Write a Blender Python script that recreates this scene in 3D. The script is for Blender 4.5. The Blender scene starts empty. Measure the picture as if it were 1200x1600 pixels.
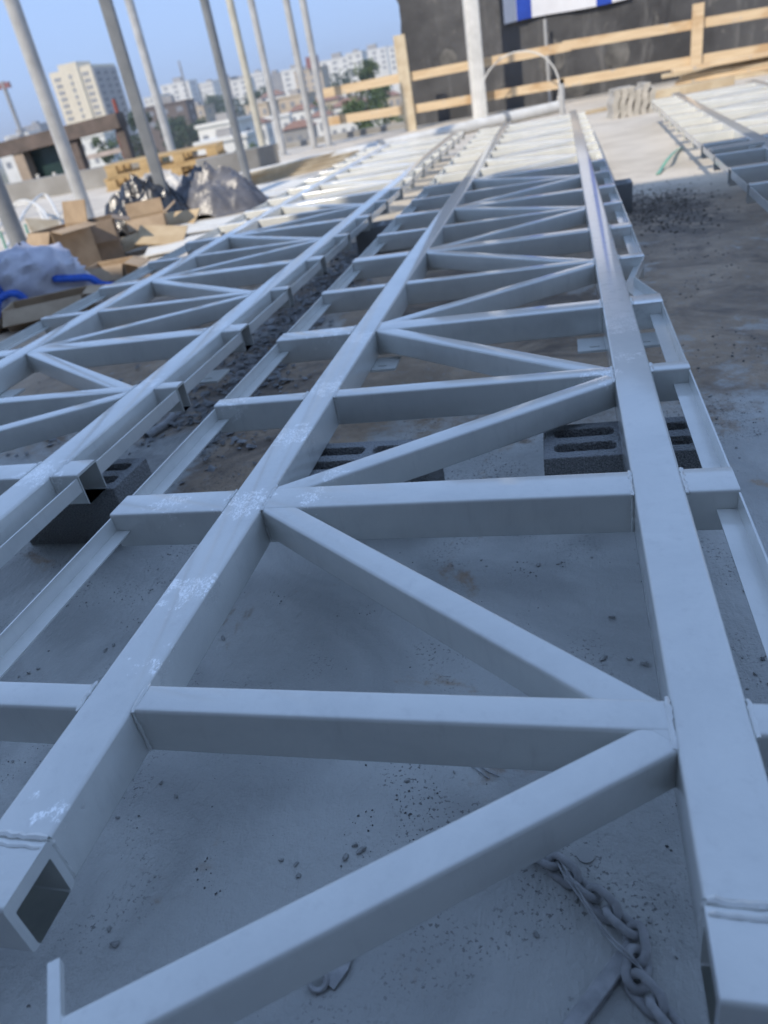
import bpy, bmesh, math, random
from mathutils import Vector, Matrix, Euler, noise
random.seed(7)
R = math.radians
scene = bpy.context.scene
col = scene.collection

# ------------------------------------------------------------------ camera
CAM = Vector((0.7129, 0.1173, 0.8001))
CROT = Euler((1.03270795, 0.16677798, 0.2033173), 'XYZ')
FPX = 1127.3
cd = bpy.data.cameras.new('camera')
cd.sensor_fit = 'AUTO'; cd.sensor_width = 36.0
cd.lens = FPX / 1600 * 36.0
cd.clip_start = 0.02; cd.clip_end = 6000
cd.dof.use_dof = True; cd.dof.focus_distance = 1.45; cd.dof.aperture_fstop = 3.0
cam = bpy.data.objects.new('camera', cd); col.objects.link(cam)
cam.location = CAM; cam.rotation_euler = CROT
scene.camera = cam

# ------------------------------------------------------------------ light
SUN_AZ = R(24)      # sun stands behind the camera, this far round to the left
SUN_EL = R(42)
to_sun = Vector((-math.sin(SUN_AZ) * math.cos(SUN_EL), -math.cos(SUN_AZ) * math.cos(SUN_EL), math.sin(SUN_EL)))
world = bpy.data.worlds.new('World'); scene.world = world; world.use_nodes = True
wn = world.node_tree
bg = wn.nodes['Background']
sky = wn.nodes.new('ShaderNodeTexSky'); sky.sky_type = 'NISHITA'; sky.sun_disc = False
sky.sun_elevation = SUN_EL
sky.sun_rotation = math.atan2(to_sun.x, to_sun.y)
sky.altitude = 100; sky.air_density = 1.0; sky.dust_density = 1.0; sky.ozone_density = 2.5
gm = wn.nodes.new('ShaderNodeGamma'); gm.inputs[1].default_value = 0.12      # even, slightly veiled sky
tint = wn.nodes.new('ShaderNodeMix'); tint.data_type = 'RGBA'; tint.blend_type = 'MULTIPLY'; tint.inputs[0].default_value = 1.0
tint.inputs[7].default_value = (2.36, 3.38, 5.40, 1)
wn.links.new(sky.outputs[0], gm.inputs[0]); wn.links.new(gm.outputs[0], tint.inputs[6])
wn.links.new(tint.outputs[2], bg.inputs[0]); bg.inputs[1].default_value = 0.1
sl = bpy.data.lights.new('sun', 'SUN'); sl.energy = 2.5; sl.angle = R(0.5); sl.color = (1.0, 0.90, 0.76)
so = bpy.data.objects.new('sun', sl); col.objects.link(so)
so.rotation_euler = to_sun.to_track_quat('Z', 'Y').to_euler()
so.location = (-20, -40, 40)
vs = scene.view_settings
vs.view_transform = 'Standard'; vs.look = 'None'; vs.gamma = 1.0; vs.exposure = 0.76; vs.use_curve_mapping = False
scene.render.engine = 'CYCLES'
scene.render.resolution_x = 768; scene.render.resolution_y = 1024

# ------------------------------------------------------------------ helpers
CM = CROT.to_matrix()
def ray(px, py): return CM @ Vector(((px - 600) / FPX, -(py - 800) / FPX, -1.0))
def G(px, py, z=-0.3):
    """point of the level z seen at a photograph pixel: used to survey positions"""
    d = ray(px, py); t = (z - CAM.z) / d.z; return CAM + d * t
def A(px, py, y):
    d = ray(px, py); t = (y - CAM.y) / d.y; return CAM + d * t

class MB:
    def __init__(s): s.v = []; s.f = []; s.sm = True
    def add(s, vs, fs):
        o = len(s.v); s.v += [tuple(v) for v in vs]; s.f += [tuple(i + o for i in f) for f in fs]; return s
    def box(s, x0, x1, y0, y1, z0, z1, M=None):
        vs = [Vector((x, y, z)) for z in (z0, z1) for y in (y0, y1) for x in (x0, x1)]
        if M: vs = [M @ v for v in vs]
        return s.add(vs, [(0, 2, 3, 1), (4, 5, 7, 6), (0, 1, 5, 4), (2, 6, 7, 3), (0, 4, 6, 2), (1, 3, 7, 5)])
    def cyl(s, p, q, r, n=16, r2=None, cap=True):
        return s.tube([Vector(p), Vector(q)], [r, r if r2 is None else r2], n, cap)
    def tube(s, pts, rad, n=8, cap=True):
        pts = [Vector(p) for p in pts]
        if not hasattr(rad, '__len__'): rad = [rad] * len(pts)
        o = len(s.v); up = None
        for i, p in enumerate(pts):
            a = pts[max(i - 1, 0)]; b = pts[min(i + 1, len(pts) - 1)]
            t = (b - a).normalized()
            if up is None: up = Vector((0, 0, 1)) if abs(t.z) < .9 else Vector((1, 0, 0))
            u = (up - t * up.dot(t)).normalized(); up = u; w = t.cross(u)
            for k in range(n):
                an = 2 * math.pi * k / n
                s.v.append(tuple(p + (u * math.cos(an) + w * math.sin(an)) * rad[i]))
        m = len(pts)
        for i in range(m - 1):
            for k in range(n):
                k2 = (k + 1) % n
                s.f.append((o + i * n + k, o + i * n + k2, o + (i + 1) * n + k2, o + (i + 1) * n + k))
        if cap:
            s.f.append(tuple(o + k for k in reversed(range(n)))); s.f.append(tuple(o + (m - 1) * n + k for k in range(n)))
        return s
    def mesh(s, name, ang=30):
        me = bpy.data.meshes.new(name); me.from_pydata(s.v, [], s.f); me.update()
        bm = bmesh.new(); bm.from_mesh(me); bmesh.ops.recalc_face_normals(bm, faces=bm.faces); bm.to_mesh(me); bm.free()
        if s.sm:
            me.polygons.foreach_set('use_smooth', [True] * len(me.polygons))
            me.set_sharp_from_angle(angle=R(ang))
        return me
    def build(s, name, mat, parent=None, ang=30):
        return obj(name, s.mesh(name, ang), mat, parent)

def obj(name, me, mat, parent=None):
    if mat is not None and len(me.materials) == 0: me.materials.append(mat)
    o = bpy.data.objects.new(name, me); col.objects.link(o)
    if parent is not None: o.parent = parent
    return o
def empty(name, loc=(0, 0, 0), rz=0.0):
    o = bpy.data.objects.new(name, None); col.objects.link(o); o.location = loc; o.rotation_euler.z = rz
    o.empty_display_size = 0.1; return o
def tag(o, label=None, cat=None, group=None, kind=None):
    if label: o['label'] = label
    if cat: o['category'] = cat
    if group: o['group'] = group
    if kind: o['kind'] = kind
    return o
def kids(o): return [c for c in bpy.data.objects if c.parent == o]
def copy_tree(o, parent=None):
    c = o.copy(); col.objects.link(c); c.parent = parent
    for ch in kids(o): copy_tree(ch, c)
    return c
def flat_mesh(name, outer, holes, h, bev=0.0):
    """a prism of thickness h with holes cut right through, base at z=0"""
    cu = bpy.data.curves.new(name, 'CURVE'); cu.dimensions = '2D'; cu.fill_mode = 'BOTH'; cu.extrude = h / 2 - bev
    cu.bevel_depth = bev; cu.bevel_resolution = 1; cu.offset = -bev
    for lp in [outer] + holes:
        sp = cu.splines.new('POLY'); sp.points.add(len(lp) - 1); sp.use_cyclic_u = True
        for p, q in zip(sp.points, lp): p.co = (q[0], q[1], 0, 1)
    o = bpy.data.objects.new(name, cu); col.objects.link(o)
    dg = bpy.context.evaluated_depsgraph_get()
    me = bpy.data.meshes.new_from_object(o.evaluated_get(dg)); me.name = name
    bpy.data.objects.remove(o); bpy.data.curves.remove(cu)
    me.transform(Matrix.Translation((0, 0, h / 2))); me.materials.clear()
    return me
def rrect(cx, cy, w, h, r, n=4):
    pts = []
    for (sx, sy, a0) in ((1, 1, 0), (-1, 1, 90), (-1, -1, 180), (1, -1, 270)):
        for k in range(n + 1):
            a = R(a0 + 90 * k / n)
            pts.append((cx + sx * (w / 2 - r) + r * math.cos(a), cy + sy * (h / 2 - r) + r * math.sin(a)))
    return pts

# ------------------------------------------------------------------ materials
def nt(name, rough=.5, spec=.5, metal=0.0):
    m = bpy.data.materials.new(name); m.use_nodes = True
    n = m.node_tree.nodes; l = m.node_tree.links
    b = n['Principled BSDF']; b.inputs['Roughness'].default_value = rough
    b.inputs['Specular IOR Level'].default_value = spec; b.inputs['Metallic'].default_value = metal
    return m, n, l, b
def N_noise(n, l, vec, scale, detail=4, rough=.55, dist=0.0):
    t = n.new('ShaderNodeTexNoise'); t.inputs['Scale'].default_value = scale; t.inputs['Detail'].default_value = detail
    t.inputs['Roughness'].default_value = rough; t.inputs['Distortion'].default_value = dist
    if vec is not None: l.new(vec, t.inputs['Vector'])
    return t.outputs['Fac']
def N_ramp(n, l, fac, a, b, smooth=True):
    t = n.new('ShaderNodeMapRange'); t.interpolation_type = 'SMOOTHSTEP' if smooth else 'LINEAR'
    l.new(fac, t.inputs[0]); t.inputs[1].default_value = a; t.inputs[2].default_value = b; return t.outputs[0]
def N_mix(n, l, fac, a, b):
    t = n.new('ShaderNodeMix'); t.data_type = 'RGBA'
    for s, x in ((t.inputs[0], fac), (t.inputs[6], a), (t.inputs[7], b)):
        if isinstance(x, (int, float)): s.default_value = x
        elif isinstance(x, tuple): s.default_value = (*x, 1)
        else: l.new(x, s)
    return t.outputs[2]
def N_math(n, l, op, a, b=None):
    t = n.new('ShaderNodeMath'); t.operation = op
    for i, x in enumerate((a, b)):
        if x is None: continue
        if isinstance(x, (int, float)): t.inputs[i].default_value = x
        else: l.new(x, t.inputs[i])
    return t.outputs[0]
def N_bump(n, l, b, h, strength, dist):
    t = n.new('ShaderNodeBump'); t.inputs['Strength'].default_value = strength; t.inputs['Distance'].default_value = dist
    l.new(h, t.inputs['Height']); l.new(t.outputs[0], b.inputs['Normal']); return t
def pos(n): return n.new('ShaderNodeNewGeometry').outputs['Position']
def objc(n): return n.new('ShaderNodeTexCoord').outputs['Object']
def M(name, c1, c2=None, rough=.6, scale=8, bump=.0, bdist=.01, bscale=None, spec=.4, metal=0, detail=4, coords='obj'):
    m, n, l, b = nt(name, rough, spec, metal)
    v = objc(n) if coords == 'obj' else pos(n)
    c2 = c2 or tuple(x * .75 for x in c1)
    f = N_ramp(n, l, N_noise(n, l, v, scale, detail), .3, .7)
    l.new(N_mix(n, l, f, c1, c2), b.inputs['Base Color'])
    if bump: N_bump(n, l, b, N_noise(n, l, v, bscale or scale * 4, 5, .6), bump, bdist)
    return m
def blob(n, l, p, c, r):
    """soft spot of radius r round a place on the thing"""
    t = n.new('ShaderNodeVectorMath'); t.operation = 'DISTANCE'; l.new(p, t.inputs[0]); t.inputs[1].default_value = c
    return N_ramp(n, l, t.outputs['Value'], r, r * .25)
def box_mask(n, l, sep, axis, a, b, soft):
    lo = N_ramp(n, l, sep.outputs[axis], a - soft, a + soft); hi = N_ramp(n, l, sep.outputs[axis], b + soft, b - soft)
    return N_math(n, l, 'MULTIPLY', lo, hi)

def make_steel(marked):
    m, n, l, b = nt('grey_steel_paint_worn' if marked else 'grey_steel_paint', .32, .5)
    p = pos(n)
    sep = n.new('ShaderNodeSeparateXYZ'); l.new(p, sep.inputs[0])
    c = N_mix(n, l, N_ramp(n, l, N_noise(n, l, p, 4.5, 5, .65, .5), .32, .68), (.70, .705, .665), (.62, .63, .60))
    mp = n.new('ShaderNodeMapping'); mp.inputs['Scale'].default_value = (1, 1, .22); l.new(p, mp.inputs[0])
    c = N_mix(n, l, N_math(n, l, 'MULTIPLY', N_ramp(n, l, N_noise(n, l, mp.outputs[0], 30, 4, .7), .52, .76), .22), c, (.42, .42, .405))
    if marked:
        # thin paint and bare silvery metal on the far right chord
        far = box_mask(n, l, sep, 1, 2.62, 9.0, .12)
        right = box_mask(n, l, sep, 0, .82, 1.05, .01)
        nn = N_noise(n, l, p, 22, 6, .7)
        bare = N_math(n, l, 'MULTIPLY', N_math(n, l, 'MULTIPLY', far, right), N_ramp(n, l, nn, .32, .50))
        c = N_mix(n, l, bare, c, (.86, .86, .83))
        # white flecks: glints of wet spots put into the colour, among scuffs
        nz = n.new('ShaderNodeTexNoise'); nz.inputs['Scale'].default_value = 26; nz.inputs['Detail'].default_value = 3; l.new(p, nz.inputs['Vector'])
        vo = n.new('ShaderNodeVectorMath'); vo.operation = 'SUBTRACT'; l.new(nz.outputs['Color'], vo.inputs[0]); vo.inputs[1].default_value = (.5, .5, .5)
        vsx = n.new('ShaderNodeVectorMath'); vsx.operation = 'SCALE'; l.new(vo.outputs[0], vsx.inputs[0]); vsx.inputs['Scale'].default_value = .20
        va = n.new('ShaderNodeVectorMath'); va.operation = 'ADD'; l.new(p, va.inputs[0]); l.new(vsx.outputs[0], va.inputs[1]); pw_ = va.outputs[0]
        fl = None
        for q, r in (((-.055, 1.49, 0), .085), ((-.03, 1.15, 0), .075), ((-.006, .94, 0), .055), ((-.055, 2.70, 0), .10), ((-.03, 2.20, 0), .09),
                     ((-.80, 1.70, 0), .10), ((-.80, 2.40, 0), .08), ((-.27, 1.51, 0), .07), ((.12, 1.50, 0), .05), ((.13, 1.62, 0), .04), ((.79, 2.12, 0), .08), ((.88, 2.55, 0), .13),
                     ((-.05, 1.85, 0), .09), ((-.03, .65, 0), .035), ((-.35, 2.16, 0), .08), ((-.2, 2.79, 0), .09), ((-.79, 3.05, 0), .1), ((.88, 2.25, 0), .06)):
            s = blob(n, l, pw_, q, r); fl = s if fl is None else N_math(n, l, 'MAXIMUM', fl, s)
        fm = n.new('ShaderNodeMapping'); fm.inputs['Scale'].default_value = (1, .5, 1); fm.inputs['Rotation'].default_value = (0, 0, .5); l.new(p, fm.inputs[0])
        hf = N_math(n, l, 'ADD', N_math(n, l, 'MULTIPLY', N_noise(n, l, fm.outputs[0], 230, 4, .7, .8), .75), N_math(n, l, 'MULTIPLY', N_noise(n, l, p, 32, 3, .5), .25))
        fl2 = N_math(n, l, 'MULTIPLY', N_ramp(n, l, fl, .1, .6), N_ramp(n, l, hf, .50, .535))
        c = N_mix(n, l, N_math(n, l, 'MULTIPLY', fl2, .9), c, (.95, .95, .93))
    l.new(c, b.inputs['Base Color'])
    b.inputs['Coat Weight'].default_value = 1.0; b.inputs['Coat Roughness'].default_value = .10; b.inputs['Coat IOR'].default_value = 1.8
    rr = N_math(n, l, 'ADD', N_math(n, l, 'MULTIPLY', N_noise(n, l, p, 9, 2), .22), .24)
    if marked:
        mt = N_math(n, l, 'MAXIMUM', N_math(n, l, 'MULTIPLY', fl2, .85), N_math(n, l, 'MULTIPLY', bare, .6))
        l.new(mt, b.inputs['Metallic'])
        rr = N_math(n, l, 'SUBTRACT', rr, N_math(n, l, 'MULTIPLY', bare, .03))
    l.new(rr, b.inputs['Roughness'])
    N_bump(n, l, b, N_noise(n, l, p, 45, 4, .6), .16, .004)
    return m
STEEL = make_steel(False)
STEELM = make_steel(True)

def make_floor():
    m, n, l, b = nt('overspray_concrete', .55, .4)
    p = pos(n); sep = n.new('ShaderNodeSeparateXYZ'); l.new(p, sep.inputs[0])
    big = N_noise(n, l, p, 1.3, 4, .6, .4); med = N_noise(n, l, p, 5, 4, .65, .3); fine = N_noise(n, l, p, 38, 4, .7)
    conc = N_mix(n, l, N_ramp(n, l, med, .3, .7), (.46, .35, .25), (.32, .24, .17))
    conc = N_mix(n, l, N_ramp(n, l, fine, .5, .75), conc, (.36, .33, .29))
    # far half of the deck: sunlit brightness put into paler concrete
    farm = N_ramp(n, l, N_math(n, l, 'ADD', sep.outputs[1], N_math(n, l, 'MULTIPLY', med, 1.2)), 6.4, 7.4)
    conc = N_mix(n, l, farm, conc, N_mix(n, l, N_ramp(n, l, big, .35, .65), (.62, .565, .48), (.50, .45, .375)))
    paint = N_mix(n, l, N_ramp(n, l, N_noise(n, l, p, 2.0, 4, .55, 1.2), .36, .64), (.50, .505, .48), (.37, .375, .36))
    near = N_ramp(n, l, N_math(n, l, 'ADD', sep.outputs[1], N_math(n, l, 'MULTIPLY', N_math(n, l, 'SUBTRACT', big, .5), 1.5)), 3.1, 2.1)
    patch = N_ramp(n, l, big, .50, .62)
    patch = N_math(n, l, 'MULTIPLY', patch, N_ramp(n, l, sep.outputs[1], 6.5, 5.0))
    holes = N_math(n, l, 'SUBTRACT', 1.0, N_math(n, l, 'MULTIPLY', N_ramp(n, l, N_noise(n, l, p, 2.6, 5, .6, .6), .52, .70), .8))
    cov = N_math(n, l, 'MULTIPLY', N_math(n, l, 'MAXIMUM', near, N_math(n, l, 'MULTIPLY', patch, .55)), holes)
    bz = N_math(n, l, 'MULTIPLY', box_mask(n, l, sep, 0, -.64, -.02, .10), box_mask(n, l, sep, 1, 2.0, 3.7, .14))
    cov = N_math(n, l, 'MULTIPLY', cov, N_math(n, l, 'SUBTRACT', 1.0, N_math(n, l, 'MULTIPLY', bz, N_ramp(n, l, med, .24, .42))))
    # speckled edge of the spray
    cov = N_ramp(n, l, N_math(n, l, 'ADD', cov, N_math(n, l, 'MULTIPLY', N_math(n, l, 'SUBTRACT', fine, .5), .55)), .18, .72)
    c = N_mix(n, l, cov, conc, paint)
    # dark grit trodden into clusters
    g = N_math(n, l, 'MULTIPLY', N_ramp(n, l, N_noise(n, l, p, 3.1, 4, .6), .52, .64), N_ramp(n, l, N_noise(n, l, p, 120, 3, .6), .57, .63))
    c = N_mix(n, l, N_math(n, l, 'MULTIPLY', g, .75), c, (.10, .095, .09))
    # damp soot-dark soil between the frames and on the right
    d = N_math(n, l, 'MULTIPLY', box_mask(n, l, sep, 0, -1.05, -.64, .10), box_mask(n, l, sep, 1, 2.2, 6.5, .4))
    d2 = N_math(n, l, 'MULTIPLY', box_mask(n, l, sep, 0, 1.12, 1.75, .22), box_mask(n, l, sep, 1, 4.9, 6.6, .5))
    d = N_math(n, l, 'MULTIPLY', d, N_ramp(n, l, med, .36, .58))
    c = N_mix(n, l, N_math(n, l, 'MULTIPLY', d, .8), c, (.235, .235, .235))
    d2 = N_math(n, l, 'MULTIPLY', d2, N_ramp(n, l, N_noise(n, l, p, 6, 5, .7, .5), .34, .56))
    c = N_mix(n, l, N_math(n, l, 'MULTIPLY', d2, .85), c, (.12, .105, .09))
    st = N_math(n, l, 'MULTIPLY', N_ramp(n, l, N_noise(n, l, p, 1.7, 5, .65, .8), .45, .64), N_math(n, l, 'SUBTRACT', 1.0, cov))
    st = N_math(n, l, 'MULTIPLY', st, N_math(n, l, 'SUBTRACT', 1.0, farm))
    c = N_mix(n, l, N_math(n, l, 'MULTIPLY', st, .85), c, (.15, .122, .10))
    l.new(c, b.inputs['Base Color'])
    l.new(N_math(n, l, 'SUBTRACT', .78, N_math(n, l, 'MULTIPLY', cov, .42)), b.inputs['Roughness'])
    fmv = n.new('ShaderNodeMapping'); fmv.inputs['Scale'].default_value = (1, .3, 1); fmv.inputs['Rotation'].default_value = (0, 0, .9); l.new(p, fmv.inputs[0])
    N_bump(n, l, b, N_math(n, l, 'ADD', N_noise(n, l, p, 22, 4, .7), N_math(n, l, 'MULTIPLY', N_noise(n, l, fmv.outputs[0], 55, 3, .7), .55)), .6, .012)
    return m
FLOOR = make_floor()

def make_block():
    m, n, l, b = nt('rough_block_concrete', .95, .15)
    p = objc(n)
    v = n.new('ShaderNodeTexVoronoi'); v.inputs['Scale'].default_value = 120; l.new(p, v.inputs['Vector'])
    f = N_noise(n, l, p, 260, 4, .7)
    c = N_mix(n, l, N_ramp(n, l, f, .35, .65), (.40, .40, .39), (.17, .17, .17))
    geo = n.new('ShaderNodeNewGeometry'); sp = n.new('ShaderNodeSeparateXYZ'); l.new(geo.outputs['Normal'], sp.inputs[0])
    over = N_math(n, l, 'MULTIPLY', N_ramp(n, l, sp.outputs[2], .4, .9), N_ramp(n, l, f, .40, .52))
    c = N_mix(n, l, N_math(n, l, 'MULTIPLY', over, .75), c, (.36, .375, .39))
    l.new(c, b.inputs['Base Color'])
    h = N_math(n, l, 'ADD', v.outputs['Distance'], N_math(n, l, 'MULTIPLY', f, .8))
    N_bump(n, l, b, h, .9, .008)
    return m
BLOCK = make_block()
GREYCOAT = M('grey_coated_iron', (.47, .475, .48), (.33, .335, .34), .6, 40, .4, .002, 200)
STONE = M('painted_stone', (.46, .465, .45), (.30, .30, .29), .9, 1.6, .25, .05, 5)
GRIT = M('dark_grit', (.20, .20, .195), (.09, .09, .088), .95, 40, coords='pos')
RUBBLE = M('dark_rubble', (.37, .375, .38), (.20, .20, .20), .9, 14, .5, .01, 60, coords='pos')
SOIL = M('brown_soil', (.17, .145, .12), (.10, .085, .07), .95, 14, .5, .01, 60, coords='pos')
GALV = M('galvanised_column', (.50, .505, .50), (.38, .385, .385), .30, 4, .1, .004, 60)
GALV2 = M('grey_paint_and_shade', (.26, .275, .29), (.20, .215, .23), .4, 5, .1, .004, 60)
WHITEP = M('white_pipe_paint', (.74, .73, .69), (.60, .59, .55), .5, 4, .1, .004, 30)
WOOD = M('formwork_pine', (.60, .43, .25), (.42, .26, .13), .75, 3.2, .2, .004, 40)
WOODY = M('yellow_shutter_wood', (.56, .40, .20), (.42, .29, .14), .65, 3, .2, .004, 40)
WOODP = M('pale_plank', (.62, .53, .38), (.48, .38, .25), .8, 4, .3, .004, 30)
CARD = M('corrugated_cardboard', (.44, .33, .22), (.33, .24, .155), .85, 5, .15, .003, 60)
CARDL = M('pale_cardboard', (.56, .44, .28), (.46, .34, .2), .85, 5, .15, .003, 60)
BAGM = M('woven_bag_fabric', (.62, .62, .68), (.50, .50, .58), .6, 6, .5, .01, 26)
BLUE = M('blue_webbing', (.03, .13, .60), (.02, .09, .42), .6, 20)
BLACKP = M('black_plastic_sheet', (.03, .031, .034), (.018, .018, .02), .22, 5, .5, .02, 12, spec=.7)
GREYP = M('translucent_grey_sheet', (.17, .17, .185), (.075, .075, .085), .34, 4, .5, .02, 10, spec=.6)
WHITEB = M('white_board', (.72, .71, .66), (.62, .60, .55), .6, 4)
GREEN = M('green_strap', (.22, .48, .38), (.15, .36, .28), .5, 12)
def make_membrane():
    m, n, l, b = nt('bitumen_membrane', .5, .5)
    p = pos(n); mp = n.new('ShaderNodeMapping'); mp.inputs['Scale'].default_value = (1, 1, .16); l.new(p, mp.inputs[0])
    c = N_mix(n, l, N_ramp(n, l, N_noise(n, l, p, .7, 5, .6), .35, .65), (.085, .085, .087), (.045, .045, .047))
    c = N_mix(n, l, N_math(n, l, 'MULTIPLY', N_ramp(n, l, N_noise(n, l, mp.outputs[0], 4.5, 5, .65), .52, .75), .6), c, (.20, .197, .19))
    c = N_mix(n, l, N_math(n, l, 'MULTIPLY', N_ramp(n, l, N_noise(n, l, p, 2.2, 5, .7, .6), .60, .72), .55), c, (.24, .225, .20))
    l.new(c, b.inputs['Base Color']); N_bump(n, l, b, N_noise(n, l, p, 3, 5, .6), .5, .05); return m
MEMB = make_membrane()
def make_wood(name, a, d, k):
    m, n, l, b = nt(name, .75, .3)
    p = objc(n); mp = n.new('ShaderNodeMapping'); mp.inputs['Scale'].default_value = (.35, 3, 6); l.new(p, mp.inputs[0])
    c = N_mix(n, l, N_ramp(n, l, N_noise(n, l, mp.outputs[0], 4, 5, .6, .6), .3, .7), a, d)
    c = N_mix(n, l, N_math(n, l, 'MULTIPLY', N_ramp(n, l, N_noise(n, l, p, 1.1, 3), .52, .66), .8), c, k)
    c = N_mix(n, l, N_math(n, l, 'MULTIPLY', N_ramp(n, l, N_noise(n, l, p, 5, 4), .62, .68), .8), c, (.45, .43, .40))
    l.new(c, b.inputs['Base Color']); return m
WOOD = make_wood('formwork_pine', (.70, .55, .36), (.57, .42, .26), (.48, .31, .16))
CEMENT = M('bare_cement', (.33, .32, .30), (.25, .24, .22), .9, 2, .3, .02, 20)
RUST = M('rust_brown_steel', (.17, .13, .11), (.11, .088, .075), .8, 3)
RED = M('red_paint', (.28, .09, .07), (.2, .07, .06), .6, 4)
DGREEN = M('dark_green_panel', (.025, .055, .05), (.018, .04, .036), .35, 3)
CREAM = M('cream_render', (.74, .66, .50), (.66, .58, .43), .85, .4)
WHITER = M('white_render', (.74, .73, .70), (.64, .63, .59), .85, .3)
GREYR = M('grey_render', (.34, .33, .32), (.27, .26, .25), .85, .3)
DARKR = M('darkened_unseen_wall', (.085, .06, .042), (.065, .046, .033), .8, .6)  # walls of the unseen block, darkened to dim the steel faces turned toward it
BEIGER = M('beige_render', (.52, .44, .33), (.45, .37, .28), .85, .3)
TILE = M('red_roof_tile', (.27, .16, .12), (.21, .125, .095), .85, 1.5)  # red muted to put distance haze into the tile colour
WINDOW = M('dark_window_glass', (.05, .055, .065), (.03, .035, .045), .15, 2, spec=.6)
EARTH = M('town_ground', (.22, .19, .13), (.10, .12, .05), .95, .02, coords='pos')
def make_leaf(name, a, bcol):
    m, n, l, b = nt(name, .6, .3)
    f = N_noise(n, l, pos(n), .9, 4)
    l.new(N_mix(n, l, N_ramp(n, l, f, .3, .7), a, bcol), b.inputs['Base Color'])
    return m
LEAF = make_leaf('tree_leaf', (.05, .085, .025), (.09, .12, .035))
LEAFD = make_leaf('dark_tree_leaf', (.03, .055, .02), (.05, .075, .025))
BARK = M('bark', (.13, .10, .075), (.09, .07, .05), .9, 3)

# ------------------------------------------------------------------ setting
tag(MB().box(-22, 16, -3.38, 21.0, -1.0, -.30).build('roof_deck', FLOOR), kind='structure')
tag(MB().box(-2500, 2500, -200, 5000, -14, -12.0).build('ground', EARTH), kind='structure')
k = MB(); k.box(-22, -2.9, 20.72, 21.0, -.30, -.16); k.box(-22, -21.7, -3.38, 20.72, -.30, -.16)
tag(k.build('deck_kerb', CEMENT), kind='structure')

# building behind the camera whose shadow falls over the near half of the deck
def shade_building():
    t = empty('apartment_block', (0, -3.4, -12))
    ca, sa, te = math.cos(SUN_AZ), math.sin(SUN_AZ), math.tan(SUN_EL)
    y0 = -3.4
    t1 = (6.85 - y0 - .02) / ca; h1 = t1 * te; x1 = -1.15 - t1 * sa
    t2 = (5.75 - y0 - .02) / ca; h2 = t2 * te
    def bx(x0, x1_, ya, yb, z0, z1): return MB().box(x0, x1_, ya + 3.4, yb + 3.4, z0 + 12, z1 + 12)
    bx(x1, 18, y0 - 12, y0 - .02, -12, h1).build('wall', DARKR, t)
    bx(x1 - 14, x1, y0 - 12, y0 - .02, -12, h2).build('wall', DARKR, t)
    win = bx(-.6, .6, y0 - .02, y0 + .01, -.7, .7); wm = win.mesh('window'); wm.materials.append(WINDOW)
    for fx in range(11):
        for fz in range(6):
            x = x1 - 11.5 + fx * 2.6; z = -9 + 3.0 * fz + 1.0
            if z + 1 < (h2 if x < x1 else h1) and abs(x - x1) > .8:
                o = obj('window', wm, None, t); o.location = (x, 0, z)
    tag(t, 'unseen dark apartment block behind the viewer that shades the near deck', 'building')
shade_building()

# ------------------------------------------------------------------ steel trusses
def profile(w, h, r=.0075, n=4, inset=0.0):
    """rounded rectangle in (s, z): top at z=0"""
    return [(p[0], p[1] - h / 2) for p in rrect(0, 0, w - 2 * inset, h - 2 * inset, max(r - inset, .003), n)]
def bar(P, Q, w, h, z=0.0, r=.0075, capx=None, hollow=(False, False), wall=.005, sub=1):
    """hollow section from P to Q (xy); capx=(x0,x1) mitres the ends on planes of constant x"""
    P = Vector((P[0], P[1])); Q = Vector((Q[0], Q[1])); d = (Q - P).normalized(); nrm = Vector((-d.y, d.x)); L = (Q - P).length
    mb = MB()
    def ring(prof, end):
        out = []
        for s, zz in prof:
            b = P + nrm * s
            t = (0 if end == 0 else L)
            if capx: t = (capx[end] - b.x) / d.x
            q = b + d * t; out.append((q.x, q.y, z + zz))
        return out
    pr = profile(w, h, r); k = len(pr)
    a, b = ring(pr, 0), ring(pr, 1)
    mb.add(a + b, [(i, (i + 1) % k, k + (i + 1) % k, k + i) for i in range(k)])
    for e, rg in ((0, a), (1, b)):
        if not hollow[e]: mb.add(rg, [tuple(range(k))])
        else:
            ip = [(s, zz) for s, zz in profile(w, h, r, 4, wall)]
            ip = [(s, zz - 0) for s, zz in ip]
            ip = [(s, zz + 0) for s, zz in ip]
            ir = ring([(s, -h / 2 + (zz + (h - 2 * wall) / 2)) for s, zz in ip], e)
            dl = min(.30, L * .9); depth = dl if e == 0 else -dl
            deep = [(q[0] + d.x * depth, q[1] + d.y * depth, q[2]) for q in ir]
            mb.add(rg + ir, [(i, (i + 1) % k, k + (i + 1) % k, k + i) for i in range(k)])
            mb.add(ir + deep, [(i, (i + 1) % k, k + (i + 1) % k, k + i) for i in range(k)])
            mb.add(deep, [tuple(range(k))])
    return mb
def bead(p, q, r=.0038, rough=.5):
    p, q = Vector(p), Vector(q); n = max(3, int((q - p).length / .007)); pts, rad = [], []
    for i in range(n + 1):
        f = i / n
        pts.append(p.lerp(q, f) + Vector((random.uniform(-1, 1), random.uniform(-1, 1), random.uniform(-.6, .6))) * r * .28)
        rad.append(r * (1 + random.uniform(-rough, rough) * .6) * (.6 if i in (0, n) else 1))
    return MB().tube(pts, rad, 7)
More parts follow.
